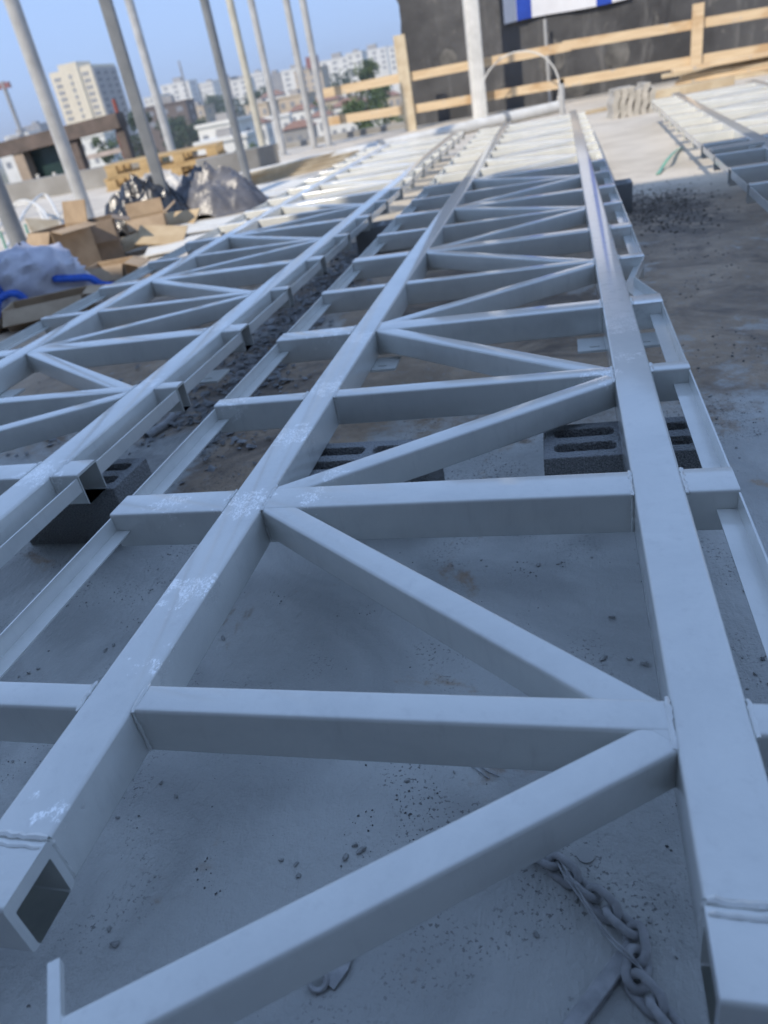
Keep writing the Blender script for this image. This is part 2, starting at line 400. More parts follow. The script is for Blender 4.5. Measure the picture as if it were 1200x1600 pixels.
def angle(x_out, sgn, y0, y1, zt=-.006, leg=.042, th=.004, x_out2=None):
    """L-shaped edge strip: upright leg on the outside, flat leg turned in (sgn = direction of inside)"""
    x2 = x_out if x_out2 is None else x_out2
    sec = [(0, zt), (th, zt), (th, zt - leg + th), (leg, zt - leg + th), (leg, zt - leg), (0, zt - leg)]
    a = [(x_out + sgn * s, y0, z) for s, z in sec]; b = [(x2 + sgn * s, y1, z) for s, z in sec]
    mb = MB().add(a + b, [(i, (i + 1) % 6, 6 + (i + 1) % 6, 6 + i) for i in range(6)])
    mb.add(a, [(0, 1, 2, 5), (2, 3, 4, 5)]); mb.add(b, [(0, 1, 2, 5), (2, 3, 4, 5)])
    return mb

def plate_mesh(w, d):
    hs = [rrect(-w * .30, -d * .22, .035, .009, .004, 3), rrect(w * .30, -d * .22, .035, .009, .004, 3)]
    me = flat_mesh('base_plate', rrect(0, 0, w, d, .004, 2), hs, .008); me.materials.append(STEEL); return me
PLATE = plate_mesh(.28, .13)

def truss(xl, xr, sl, sr, rungs, yend, ystart, wl, label, kink=None, weld_to=6, hollow_r=False, endstub=True, plate_y=None):
    """xl, xr: inner faces of the chords; sl, sr: ends of the side stubs; rungs: list of (y, width)"""
    t = empty('steel_truss', ((xl + xr) / 2, ystart, 0))
    off = Vector(t.location)
    def put(mb, name):
        mb.v = [tuple(Vector(v) - off) for v in mb.v]
        marked = label[:4] != 'stee' and (name == 'chord' or max(v[1] for v in mb.v) + off.y < 5.5 and name in ('rung', 'side_stub', 'brace'))
        return mb.build(name, STEELM if marked else STEEL, t)
    put(bar((xl - .05, ystart), (xl - .05, yend), .1, .1, hollow=(True, True)), 'chord')
    put(bar((xr + .05, ystart), (xr + .05, yend), .1, .1, hollow=(True, True)), 'chord')
    if endstub:
        put(bar((sl, ystart - .055), (xl, ystart - .055), .1, .1, -.001, hollow=(True, True), wall=.012), 'end_stub')
        put(bar((xr, ystart - .055), (sr, ystart - .055), .1, .1, -.001, hollow=(True, True), wall=.012), 'end_stub')
        for x0, x1 in ((xl - .097, xl - .003), (xr + .003, xr + .097)):
            put(bead((x0, ystart - .003, -.003), (x1, ystart - .003, -.003), .0058, .12), 'weld_bead')
            put(bead((x0, ystart - .018, -.0022), (x1, ystart - .018, -.0022), .0040, .12), 'weld_bead')
        put(bead((xl - .003, ystart - .002, -.006), (xl - .003, ystart - .002, -.095), .004), 'weld_bead')
        put(bead((xr + .003, ystart - .002, -.006), (xr + .003, ystart - .002, -.095), .004), 'weld_bead')
    n = len(rungs)
    for i, (y, w) in enumerate(rungs):
        put(bar((xl, y), (xr, y), w, .098, -.0008), 'rung')
        put(bar((sl, y), (xl - .1, y), w, .098, -.0008, hollow=(not hollow_r, False)), 'side_stub')
        put(bar((xr + .1, y), (sr, y), w, .098, -.0008, hollow=(False, hollow_r), wall=.004), 'side_stub')
        if i < weld_to:
            h = w / 2
            for x, e in ((xl, .003), (xr, -.003), (xl - .1, -.002), (xr + .1, .002)):
                put(bead((x + e, y - h - .004, -.003), (x + e, y + h + .003, -.003), .0046, .5), 'weld_bead')
                put(bead((x + e, y - h - .001, -.006), (x + e, y - h - .001, -.092), .0034), 'weld_bead')
    # zig-zag braces between the wide rungs on the left chord and the narrow rungs on the right chord
    for i in range(n - 1):
        (ya, wa), (yb, wb) = rungs[i], rungs[i + 1]
        zz = -.0019 - .0007 * (i % 2)
        if wa > .08: P, Q = (xl, ya + .022), (xr, yb - .045)
        else: P, Q = (xl, yb - .012), (xr, ya - .018)
        put(bar(P, Q, .06, .08, zz, capx=(xl, xr)), 'brace')
        if i < weld_to:
            for X, e, yc in ((xl, .003, P[1]), (xr, -.003, Q[1])):
                put(bead((X + e, yc - .040, -.0035), (X + e, yc + .040, -.0035), .0044, .5), 'weld_bead')
    # edge angles between neighbouring stubs
    for i in range(n - 1):
        (ya, wa), (yb, wb) = rungs[i], rungs[i + 1]
        a, b = ya + wa / 2 + .001, yb - wb / 2 - .001
        if hollow_r: put(angle(sr - .003, -1, a, b, -.012), 'edge_angle')
        elif kink == i:
            mid = a + (b - a) * .47
            put(angle(sr, -1, a, mid, x_out2=sr - .062), 'edge_angle'); put(angle(sr - .062, -1, mid, b, x_out2=sr), 'edge_angle')
        else: put(angle(sr, -1, a, b), 'edge_angle')
        put(angle(sl, 1, a, b, -.010), 'edge_angle')
    if plate_y:
        for x in (xl - .05, xr + .05):
            o = obj('base_plate', PLATE, None, t); o.location = Vector((x, plate_y, -.109)) - off
    tag(t, label, 'truss')
    return t, off, put

ya = [.863, 1.507, 2.147, 2.797, 3.437, 4.07, 4.71, 5.32, 5.957]
while ya[-1] + .632 < 12.2: ya.append(ya[-1] + .632)
rA = [(y, .06 if i % 2 == 0 else .1) for i, y in enumerate(ya)]
tA, offA, putA = truss(0, .83, -.41, 1.03, rA, 12.25, .606, .1, 'long grey painted steel truss in the foreground with right chord bare and silvery', kink=3, plate_y=2.66)
# loose first brace with its end plate
d0 = (Vector((.83, .808)) - Vector((.165, .404))).normalized()
putA(bar((.166, .379), (.83, .838), .058, .078, -.0024, capx=None), 'brace')
P0 = Vector((.166, .379)); dd = (Vector((.83, .838)) - P0).normalized(); nn_ = Vector((-dd.y, dd.x))
pl = MB(); c0 = P0 - dd * .0045
ang0 = math.atan2(dd.y, dd.x)
pl.box(-.007, .007, -.045, .095, -.014, -.0005, Matrix.Translation((c0.x, c0.y, 0)) @ Matrix.Rotation(ang0, 4, 'Z'))
putA(pl, 'end_plate')
putA(bead((P0 + nn_ * .029).to_3d() + Vector((0, 0, -.006)), (P0 - nn_ * .029).to_3d() + Vector((0, 0, -.006)), .005), 'weld_bead')

yb = [1.10, 1.735, 2.36, 3.01, 3.635, 4.27, 4.90]
while yb[-1] + .632 < 12.0: yb.append(yb[-1] + .632)
rB = [(y, .06 if i % 2 == 0 else .1) for i, y in enumerate(yb)]
tB, offB, putB = truss(-1.75, -.84, -2.12, -.65, rB, 12.0, .6, .1, 'grey steel truss on the left with a row of open hollow stub ends', hollow_r=True, plate_y=2.70)

tC = copy_tree(tA); tC.location.x += 1.98; tC.location.y -= .04; tC.rotation_euler.z = -.028
tC['label'] = 'steel truss at the right edge of the picture, its far half in sun'

# ------------------------------------------------------------------ blocks under the trusses
bm_ = flat_mesh('concrete_block', rrect(0, 0, .40, .20, .004, 2),
    [rrect(sx * .093, sy * .042, .158, .046, .016, 4) for sx in (-1, 1) for sy in (-1, 1)], .198, .003)
bm_.materials.append(BLOCK)
for i, (x, y, z, rz, rx, lb) in enumerate((
        (.835, 1.925, -.30, .02, 0, 'hollow concrete block under the right chord of the foreground truss'),
        (.135, 1.895, -.30, -.03, 0, 'hollow concrete block half hidden behind the diagonal brace of the foreground truss'),
        (-.825, 1.885, -.30, -.02, 0, 'hollow concrete block under the first open stub of the left truss'),
        (.99, 6.05, -.30, .0, 0, 'dark concrete block beside the far right chord, at the shadow edge'),
        (-.62, 5.75, -.30, .1, 0, 'concrete block under the left truss where the sunlight starts'),
        (-.05, 6.1, -.30, .04, 0, 'concrete block deep under the middle chord of the foreground truss'))):
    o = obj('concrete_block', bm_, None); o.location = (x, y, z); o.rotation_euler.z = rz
    tag(o, lb, 'block', 'hollow blocks carrying the trusses')

# ------------------------------------------------------------------ chain, wires and scrap on the near floor
def link_mesh():
    L, W, r = .0262, .0150, .0067; path = []
    s = L - W
    for k in range(9): a = R(-90 + 180 * k / 8); path.append(Vector((s + W * math.cos(a), W * math.sin(a), 0)))
    for k in range(9): a = R(90 + 180 * k / 8); path.append(Vector((-s + W * math.cos(a), W * math.sin(a), 0)))
    mb = MB(); n = 8; m = len(path)
    for i, p in enumerate(path):
        t = (path[(i + 1) % m] - path[i - 1]).normalized(); u = Vector((0, 0, 1)); w = t.cross(u)
        for q in range(n):
            an = 2 * math.pi * q / n; mb.v.append(tuple(p + (u * math.cos(an) + w * math.sin(an)) * r))
    for i in range(m):
        for q in range(n):
            j = (i + 1) % m; mb.f.append((i * n + q, i * n + (q + 1) % n, j * n + (q + 1) % n, j * n + q))
    me = mb.mesh('link', 80); me.materials.append(GREYCOAT); return me
def spline(pts, step):
    pts = [Vector(p) for p in pts]; out = []
    ext = [pts[0] * 2 - pts[1]] + pts + [pts[-1] * 2 - pts[-2]]
    dense = []
    for i in range(1, len(ext) - 2):
        p0, p1, p2, p3 = ext[i - 1:i + 3]
        for k in range(24):
            t = k / 24
            dense.append(.5 * ((2 * p1) + (p2 - p0) * t + (2 * p0 - 5 * p1 + 4 * p2 - p3) * t * t + (3 * p1 - p0 - 3 * p2 + p3) * t ** 3))
    dense.append(pts[-1]); acc = 0; out = [dense[0]]
    for a, b in zip(dense, dense[1:]):
        acc += (b - a).length
        if acc >= step: out.append(b); acc = 0
    return out
cp = spline([G(770, 1300, -.284), G(830, 1325, -.284), G(890, 1368, -.284), G(955, 1425, -.284), G(1000, 1470, -.284), G(990, 1530, -.284), G(1035, 1580, -.284), G(1085, 1640, -.284)], .0355)
ch = empty('iron_chain', (cp[0].x, cp[0].y, -.3)); lm = link_mesh()
for i in range(len(cp) - 1):
    a, b = cp[i], cp[i + 1]; d = (b - a).normalized(); mid = (a + b) / 2
    side = Vector((0, 0, 1)).cross(d).normalized()
    tilt = (R(38) if i % 2 == 0 else R(-48)) + random.uniform(-.15, .15)
    up = (Vector((0, 0, 1)) * math.cos(tilt) + side * math.sin(tilt)).normalized()
    yv = up.cross(d).normalized()
    Mx = Matrix((d, yv, up)).transposed().to_4x4(); Mx.translation = mid - Vector(ch.location)
    o = obj('link', lm, None, ch); o.matrix_local = Mx
tag(ch, 'grey painted iron chain lying on the floor by the right chord', 'chain')

def wire(name, pix, z, r, label, mat=GREYCOAT, cat='wire', n=6, jit=0):
    pts = [G(px, py, z + dz) for px, py, dz in pix]
    o = MB().tube(spline(pts, .012), r, n).build(name, mat)
    return tag(o, label, cat)
wire('binding_wire', [(858, 1292, .01), (866, 1330, .012), (880, 1365, .03), (915, 1415, .035), (940, 1455, .03), (975, 1490, .035), (1008, 1520, .02)], -.3, .0016, 'thin binding wire running across the iron chain')
wire('binding_wire', [(862, 1292, .01), (872, 1335, .014), (886, 1362, .032), (922, 1420, .037), (950, 1460, .033), (985, 1492, .036), (1015, 1530, .01)], -.3, .0014, 'second thin wire twisted beside the first over the chain')
wire('wire_scrap', [(733, 1192, .002), (748, 1205, .003), (770, 1220, .003)], -.3, .0012, 'thin bent wire scrap just below the first cross rung')
wire('wire_scrap', [(745, 1192, .002), (760, 1204, .003), (785, 1215, .003)], -.3, .0012, 'outer one of two thin wire scraps below the first rung')
# square bar
a, b = G(988, 1482, -.292), G(880, 1625, -.292); dd = (b - a).normalized(); L = (b - a).length
mb = MB().box(0, L, -.011, .011, -.008, .010, Matrix.Translation(a) @ Matrix.Rotation(math.atan2(dd.y, dd.x), 4, 'Z'))
o = mb.build('square_bar', GREYCOAT); bv = o.modifiers.new('b', 'BEVEL'); bv.width = .002; bv.segments = 2
tag(o, 'short square steel bar on the floor under the chain', 'bar')
# ring washer and flat tab
c0 = G(497, 1534, -.292)
mb = MB(); n1, n2, Rr = 24, 8, .0125
for i in range(n1):
    for q in range(n2):
        A1, B1 = 2 * math.pi * i / n1, 2 * math.pi * q / n2
        v = Vector(((Rr + .0042 * math.cos(B1)) * math.cos(A1), (Rr + .0042 * math.cos(B1)) * math.sin(A1), .0055 * math.sin(B1)))
        v.rotate(Euler((R(35), R(18), 0))); mb.v.append(tuple(v + c0 + Vector((0, 0, .004))))
        mb.f.append((i * n2 + q, i * n2 + (q + 1) % n2, ((i + 1) % n1) * n2 + (q + 1) % n2, ((i + 1) % n1) * n2 + q))
tag(mb.build('iron_ring', GREYCOAT), 'small iron ring on the floor below the front brace', 'ring')
c1 = G(527, 1516, -.296)
me = flat_mesh('steel_tab', [(-.012, -.02), (.005, -.026), (.017, .004), (.015, .05), (-.014, .05)], [], .004); me.materials.append(GREYCOAT)
o = obj('steel_tab', me, None); o.location = c1; o.rotation_euler = (R(6), 0, R(-6))
tag(o, 'flat pointed steel tab beside the small iron ring', 'tab')
# round overspray disc
c1 = G(915, 1336, -.298); mb = MB()
ring = [(c1.x + .014 * (1 + .12 * noise.noise(Vector((k * .9, 0, 0)))) * math.cos(k * .26), c1.y + .014 * math.sin(k * .26), -.2965) for k in range(24)]
mb.add(ring + [(x, y, -.3) for x, y, z in ring], [tuple(range(24))] + [(i, (i + 1) % 24, 24 + (i + 1) % 24, 24 + i) for i in range(24)])
tag(mb.build('plastic_cap', STONE), 'flat round cap painted to the floor beside the chain', 'cap')
# bent pipe offcut
pts = spline([G(229, 682, -.285), G(246, 671, -.285), G(262, 660, -.285), G(272, 648, -.285)], .012)
mb = MB(); mb.tube(pts, .017, 14, False); mb.tube([p for p in pts], .013, 14, False)
mb.cyl(pts[0].lerp(pts[1], 3.2), pts[0].lerp(pts[1], 3.4), .013, 14)
tag(mb.build('pipe_offcut', GREYCOAT), 'short bent grey pipe offcut lying in the rubble between the trusses', 'pipe')

# ------------------------------------------------------------------ stones, grit, rubble
def stone_mesh(seed, flat=.65):
    rnd = random.Random(seed); bm = bmesh.new(); bmesh.ops.create_icosphere(bm, subdivisions=2, radius=1)
    cuts = [(Vector((rnd.gauss(0, 1), rnd.gauss(0, 1), rnd.gauss(0, 1))).normalized(), rnd.uniform(.40, .62)) for _ in range(8)]
    for v in bm.verts:
        for nrm, dd_ in cuts:
            e = v.co.dot(nrm) - dd_
            if e > 0: v.co -= nrm * e
        v.co += v.co.normalized() * noise.noise(v.co * 2.1 + Vector((seed, 0, 0))) * .10
        v.co.z *= flat
    me = bpy.data.meshes.new('stone'); bm.to_mesh(me); bm.free()
    me.materials.append(STONE); return me
SM = [stone_mesh(i) for i in range(6)]
big = [(180, 1475, 13), (172, 1452, 8), (252, 1224, 8), (276, 1244, 8), (184, 1278, 6), (242, 1370, 5), (636, 1221, 9), (710, 1207, 6), (656, 1197, 5), (440, 1345, 8), (463, 1351, 8), (467, 1369, 11),
       (842, 884, 9), (872, 882, 5), (752, 876, 5), (957, 966, 11), (943, 1030, 12), (984, 1030, 12), (1008, 1039, 14), (998, 880, 6), (925, 872, 6), (1164, 923, 9), (349, 998, 9), (334, 952, 5),
       (838, 1460, 11), (1010, 1412, 6), (1057, 1497, 6), (1018, 1217, 9), (705, 1302, 7), (729, 1378, 8), (715, 1395, 8), (665, 1430, 6), (1180, 1054, 8), (1192, 1028, 6), (1168, 1076, 5), (1160, 1028, 5), (45, 1572, 6),
       (165, 1017, 8), (178, 1009, 8), (60, 1046, 6), (45, 1052, 6), (30, 1058, 5), (890, 1388, 8), (900, 1406, 10), (951, 1388, 6), (1016, 1440, 9), (565, 1330, 14), (540, 1340, 12), (555, 1322, 10), (760, 885, 4), (610, 1185, 5),
       (80, 1188, 5), (20, 1190, 5), (1095, 640, 6), (1120, 655, 5), (1110, 620, 6), (1150, 700, 5), (890, 1560, 5), (560, 1470, 6), (605, 1462, 5), (750, 1480, 5)]
for i, (px, py, s) in enumerate(big):
    p = G(px, py); dist = (p - CAM).length; r = s * dist / FPX * .62
    o = obj('stone', SM[i % 6], None); o.location = p + Vector((0, 0, r * .32)); o.scale = (r, r * random.uniform(.6, .9), r * random.uniform(.6, 1)); o.rotation_euler = (0, 0, random.uniform(0, 6.3))
    tag(o, 'small stone chip lying on the grey floor near the trusses', 'stone', 'stone chips on the near floor')
def chips(name, mat, n, fn, smin, smax, label, cat, flat=.6):
    mb = MB(); mb.sm = False
    base = [Vector(v) for v in ((1, 0, 0), (-.9, .2, 0), (.1, 1, .1), (0, -.9, -.1), (.1, .1, 1), (0, 0, -1))]
    fs = [(0, 2, 4), (2, 1, 4), (1, 3, 4), (3, 0, 4), (2, 0, 5), (1, 2, 5), (3, 1, 5), (0, 3, 5)]
    for _ in range(n):
        q = fn()
        if q is None: continue
        s = smin * (smax / smin) ** (random.random() ** 2.2)
        e = Euler((random.uniform(-.4, .4), random.uniform(-.4, .4), random.uniform(0, 6.3)))
        vs_ = []
        for b_ in base:
            v = Vector((b_.x, b_.y * random.uniform(.5, 1), b_.z * flat * random.uniform(.5, 1))) * s; v.rotate(e); vs_.append(v + Vector((q[0], q[1], -.3 + s * flat * .45 + (q[2] if len(q) > 2 else 0))))
        mb.add(vs_, fs)
    return tag(mb.build(name, mat), label, cat, kind='stuff')
def nearpt():
    for _ in range(30):
        x, y = random.uniform(-1.4, 1.6), random.uniform(.45, 2.6)
        v = noise.noise(Vector((x * 3.2, y * 3.2, 3.3))) + .5 * noise.noise(Vector((x * 9, y * 9, 1.3)))
        if v > .33 or random.random() < .015: return (x, y)
chips('floor_grit', GRIT, 8000, nearpt, .0008, .0040, 'fine dark grit scattered in clusters over the painted floor', 'grit')
def rubpt():
    y = random.uniform(2.15, 6.4); x = random.gauss(-.80, .14) if random.random() < .8 else random.uniform(-1.7, -.4)
    if noise.noise(Vector((x * 3, y * 2, 7))) < -.18: return None
    return (x, y, random.uniform(0, .012))
chips('concrete_rubble', RUBBLE, 6500, rubpt, .004, .034, 'dark broken concrete rubble in the gap between the two trusses', 'rubble', .35)
def soilpt():
    x, y = random.gauss(1.38, .17), random.gauss(5.9, .42)
    if x < 1.07 or x > 1.85: return None
    e = math.exp(-((x - 1.38) / .22) ** 2 - ((y - 5.95) / .5) ** 2)
    return (x, y, random.uniform(0, .05) * e)
chips('soil_heap', SOIL, 2600, soilpt, .002, .015, 'loose crumbs of dark soil spilled on the floor right of the truss', 'soil', .5)
def rightpt():
    x, y = random.uniform(1.06, 2.2), random.uniform(1.2, 5)
    return (x, y) if noise.noise(Vector((x * 2.5, y * 2.5, 9))) > .1 else None
chips('floor_grit', GRIT, 2600, rightpt, .002, .009, 'loose grit on the stained floor right of the truss', 'grit')
def leftpt():
    x, y = random.uniform(-3.2, -.95), random.uniform(1.9, 6.5)
    return (x, y) if noise.noise(Vector((x * 2.0, y * 2.0, 5))) > .05 else None
chips('concrete_rubble', RUBBLE, 2000, leftpt, .003, .026, 'scattered rubble on the floor beneath the left truss', 'rubble', .4)


# ------------------------------------------------------------------ standing columns
def column(pb, wpx, label, square=False, mat=GALV, top=9.0, plate=True):
    p = G(*pb); r = wpx * (p - CAM).dot(CM @ Vector((0, 0, -1))) / FPX / 2 * .86
    t = empty('steel_column', (p.x, p.y, -.3))
    if square:
        mb = MB(); pr = rrect(0, 0, 2 * r, 2 * r, r * .25, 3); k = len(pr)
        mb.add([(x, y, 0) for x, y in pr] + [(x, y, top) for x, y in pr], [(i, (i + 1) % k, k + (i + 1) % k, k + i) for i in range(k)] + [tuple(range(k, 2 * k))])
        o = mb.build('shaft', mat, t); o.rotation_euler.z = .3
    else: MB().cyl((0, 0, 0), (0, 0, top), r, 24).build('shaft', mat, t)
    if plate: MB().box(-r * 1.7, r * 1.7, -r * 1.7, r * 1.7, 0, .02).build('foot_plate', mat, t)
    tag(t, label, 'column', 'upright steel columns'); return t
column((140, 346), 24, 'thick white round column behind the cardboard boxes')
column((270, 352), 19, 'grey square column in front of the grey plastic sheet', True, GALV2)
column((276, 262), 15, 'white round column behind the yellow pallets')
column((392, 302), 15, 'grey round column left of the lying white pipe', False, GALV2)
column((414, 244), 13, 'dull cream column, leftmost of the four close far columns', False, M('cream_column_paint', (.55, .53, .45), (.46, .44, .37), .5, 4))
column((444, 243), 12, 'pale column, second from left of the four close far columns')
column((492, 232), 12, 'pale column, third from left of the four close far columns')
column((515, 229), 12, 'pale column, rightmost of the four close far columns')
column((751, 186), 24, 'pale square column in front of the black wall', True, WHITEP)
column((38, 400), 30, 'column at the left edge of the picture with shade put into its grey', False, GALV2)  # the grey stands in for the shade on this column
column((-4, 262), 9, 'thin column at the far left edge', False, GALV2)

# ------------------------------------------------------------------ black wall, banner and timber rail
YW = 20.55
wx0 = A(634, 120, YW).x
bw = empty('membrane_wall', (wx0, YW, -.3))
MB().box(.12, 16 - wx0, .06, .40, -.0, 8).build('wall_core', CEMENT, bw)
x = 0.0; i = 0
while x < 14.5:
    wdt = 1.02
    mb = MB(); yy = .05 - .012 * (i % 2)
    if i == 0:
        ed = [(.06 * noise.noise(Vector((k * .61, 3, 0))) + .10 * noise.noise(Vector((k * .17, 1, 0))), k * .16) for k in range(51)]
        pts = [(max(-.14, e[0]) , e[1]) for e in ed]
        front = [(a, yy, z) for a, z in pts] + [(wdt, yy, z) for a, z in pts]
        back = [(a, yy + .02, z) for a, yy_, z in front]; nn2 = len(pts)
        mb.add(front, [(k, k + 1, nn2 + k + 1, nn2 + k) for k in range(nn2 - 1)])
        mb.add([(a, yy, z) for a, z in pts] + [(a, .12, z) for a, z in pts], [(k, k + 1, nn2 + k + 1, nn2 + k) for k in range(nn2 - 1)])
    else: mb.box(x, x + wdt, yy, .058, 0, 8)
    mb.build('membrane_strip', MEMB, bw); x += 1.0; i += 1
for k_, (px, py, sx, sz) in enumerate(((700, 95, .34, .42), (862, 95, .5, .5), (965, 85, .45, .5), (905, 135, .5, .35))):
    p = A(px, py, YW) - Vector(bw.location); mb = MB(); n_ = 18
    pts = [(p.x + sx * (1 + .35 * noise.noise(Vector((j * .7, k_ * 5, 0)))) * math.cos(j * 2 * math.pi / n_) * .6, .032 - .004, p.z + sz * (1 + .35 * noise.noise(Vector((j * .7, k_ * 5, 9)))) * math.sin(j * 2 * math.pi / n_) * .6) for j in range(n_)]
    mb.add(pts + [(a, .045, c) for a, b, c in pts], [tuple(range(n_))] + [(j, (j + 1) % n_, n_ + (j + 1) % n_, n_ + j) for j in range(n_)])
    mb.build('mortar_patch', M('mortar_patch_%d' % k_, (.17, .165, .155), (.075, .073, .07), .9, 3), bw)
tag(bw, 'tall wall covered with black bitumen sheets behind the timber rail', 'wall')

fl0 = A(788, 38, YW - .08); fl1 = A(986, 0, YW - .08)
fw = fl1.x - fl0.x
fg = empty('banner', (fl0.x, YW - .03, fl0.z))
def cloth(x0, x1, z0, z1, name, mat, dy=0.0):
    mb = MB(); nx, nz = 14, 10
    vs_ = []
    for iz in range(nz + 1):
        for ix in range(nx + 1):
            xx = x0 + (x1 - x0) * ix / nx; zz = z0 + (z1 - z0) * iz / nz
            vs_.append((xx, -.015 - dy - .02 * math.sin(xx * 3.1 + 1) - .012 * math.sin(zz * 2 + xx * 5), zz + .02 * math.sin(xx * 2.3)))
    o = len(mb.v)
    mb.add(vs_, [(iz * (nx + 1) + ix, iz * (nx + 1) + ix + 1, (iz + 1) * (nx + 1) + ix + 1, (iz + 1) * (nx + 1) + ix) for iz in range(nz) for ix in range(nx)])
    return mb.build(name, mat, fg)
FLW = M('white_flag_cloth', (.72, .73, .76), (.66, .67, .70), .8, 3); FLB = M('blue_flag_cloth', (.02, .07, .42), (.016, .055, .34), .8, 3)
cloth(0, fw, 0, 2.9, 'cloth', FLW)
cloth(fw * .105, fw * .225, .0, 2.9, 'blue_stripe', FLB, .006); cloth(fw * .735, fw * .855, .0, 2.9, 'blue_stripe', FLB, .006)
tag(fg, 'white banner with two vertical blue stripes hung on the black wall', 'banner')

YF = 19.3
rf = empty('timber_guard_rail', tuple(G(640, 205)))
ro = Vector(rf.location)
def rail(pts, hh):
    for (a, b) in zip(pts, pts[1:]):
        P, Q = A(*a, YF), A(*b, YF)
        d = (Q - P); L = d.length; an = math.atan2(d.z, d.x)
        Mx = Matrix.Translation(P - ro) @ Matrix.Rotation(-an, 4, 'Y')
        MB().box(-.02, L + .02, -.03, .03, -hh / 2, hh / 2, Mx).build('rail', WOOD, rf)
rail([(500, 147), (640, 119)], .19); rail([(636, 121), (890, 72)], .18); rail([(880, 72), (1210, 17)], .18)
rail([(505, 191), (648, 169)], .19); rail([(644, 171), (880, 130)], .18); rail([(876, 130), (1210, 74)], .19)
def post(pt, pb, w, mat):
    P, Q = A(*pt, YF - .1), A(*pb, YF - .1)
    MB().box(-w / 2, w / 2, -.05, .05, 0, P.z + .32, Matrix.Translation(Vector((Q.x, YF - .09, -.3)) - ro)).build('post', mat, rf)
post((630, 55), (643, 205), .26, WOODP); post((1086, 8), (1086, 125), .22, WOOD)
tag(rf, 'raw timber guard rail with two boards in front of the black wall', 'rail')

# white hose hoop, thin conduit, short stake
c = A(812, 150, 18.6); pts = [c + Vector((.85 * math.cos(a), .1 * math.sin(a), .78 * math.sin(a) + .05)) for a in [R(-28 + 236 * k / 28) for k in range(29)]]
tag(MB().tube(pts, .015, 8).build('hose_hoop', WHITEP), 'white hose bent into a hoop in front of the black wall', 'hose')
a, b = A(851, 30, 20.3), A(858, 128, 20.3)
tag(MB().cyl(a, (b.x, b.y, -.3), .035, 10).build('conduit', GALV), 'thin vertical conduit hanging below the banner', 'conduit')
a = G(879, 186); tag(MB().cyl(a, a + Vector((0, 0, .55)), .05, 10).build('stake', GALV), 'short stake standing at the end of the long white pipe', 'stake')
# long pipe lying across beyond the truss ends
P, Q = G(372, 281, -.2), G(876, 166, -.2)
lp = empty('lying_pipe', (P.x, P.y, -.3)); d = (Q - P)
for f0, f1 in ((0, .40), (.405, .80), (.805, 1)):
    MB().cyl(P + d * f0 - Vector(lp.location), P + d * f1 - Vector(lp.location), .105, 20).build('pipe_length', WHITEP, lp)
for f in (.403, .803): MB().cyl(P + d * (f - .008) - Vector(lp.location), P + d * (f + .008) - Vector(lp.location), .118, 20).build('coupling', GALV2, lp)
tag(lp, 'long white pipe lying across the deck beyond the truss ends', 'pipe')

# ------------------------------------------------------------------ right-hand clutter
def heap(name, cx, cy, rx, ry, h, mat, label, cat, seed, rz=0, ridge=.5, n=44, pw=1.0):
    mb = MB(); vs_ = []
    for j in range(n + 1):
        for i in range(n + 1):
            u, v = -1 + 2 * i / n, -1 + 2 * j / n
            rr = min(1.0, math.hypot(u, v) * (1 + .22 * noise.noise(Vector((math.atan2(v, u) * 1.2, seed, 0)))))
            base = max(0, math.cos(rr * math.pi / 2)) ** pw
            q = Vector((u * 2.1, v * 2.1, seed))
            fold = (1 - abs(noise.noise(q * 1.3))) * .5 + .3 * (1 - abs(noise.noise(q * 2.9))) + .12 * noise.noise(q * 6.5)
            z = h * base * (1 - ridge + ridge * fold * 1.35) + .012 * (1 - abs(noise.noise(q * 5)))
            vs_.append((u * rx * (1 + .08 * noise.noise(q * 1.7)), v * ry, max(z, .004) if rr < 1 else .004 + .01 * abs(noise.noise(q * 4))))
    fs = []
    for j in range(n):
        for i in range(n):
            u, v = -1 + 2 * (i + .5) / n, -1 + 2 * (j + .5) / n
            if math.hypot(u, v) * (1 + .22 * noise.noise(Vector((math.atan2(v, u) * 1.2, seed, 0)))) < 1.04:
                fs.append((j * (n + 1) + i, j * (n + 1) + i + 1, (j + 1) * (n + 1) + i + 1, (j + 1) * (n + 1) + i))
    mb.add(vs_, fs); o = mb.build(name, mat, None, 50); o.location = (cx, cy, -.3); o.rotation_euler.z = rz
    return tag(o, label, cat)
def plank(P, ang, L, w, h, mat, label, tilt=0, name='plank', group=None):
    mb = MB().box(-L / 2, L / 2, -w / 2, w / 2, 0, h)
    o = mb.build(name, mat); o.location = P; o.rotation_euler = (0, tilt, ang)
    bv = o.modifiers.new('b', 'BEVEL'); bv.width = .006; bv.segments = 1
    return tag(o, label, 'plank', group)
wd = ['lowest', 'second', 'third', 'fourth', 'topmost']
zz = -.3
for i in range(5):
    p = G(1120 + random.uniform(-10, 30), 140); h_ = .07
    plank(Vector((5.4 + random.uniform(-.5, .4), 17.6 + random.uniform(-.12, .12), zz)), R(random.uniform(-3, 5)), random.uniform(4.2, 5.6), .28, h_, (WOODP, WOOD, WOODP)[i % 3],
          '%s plank of the timber pile by the black wall' % wd[i], group='planks piled by the black wall'); zz += h_ + .004
plank(Vector((2.9, 16.1, -.3)), R(12), 1.7, .22, .14, WOODP, 'short pale beam lying left of the timber pile', name='short_beam')
plank(Vector((1.1, 15.2, -.3)), R(24), 2.2, .2, .06, WOODP, 'single pale plank lying beyond the foreground truss')
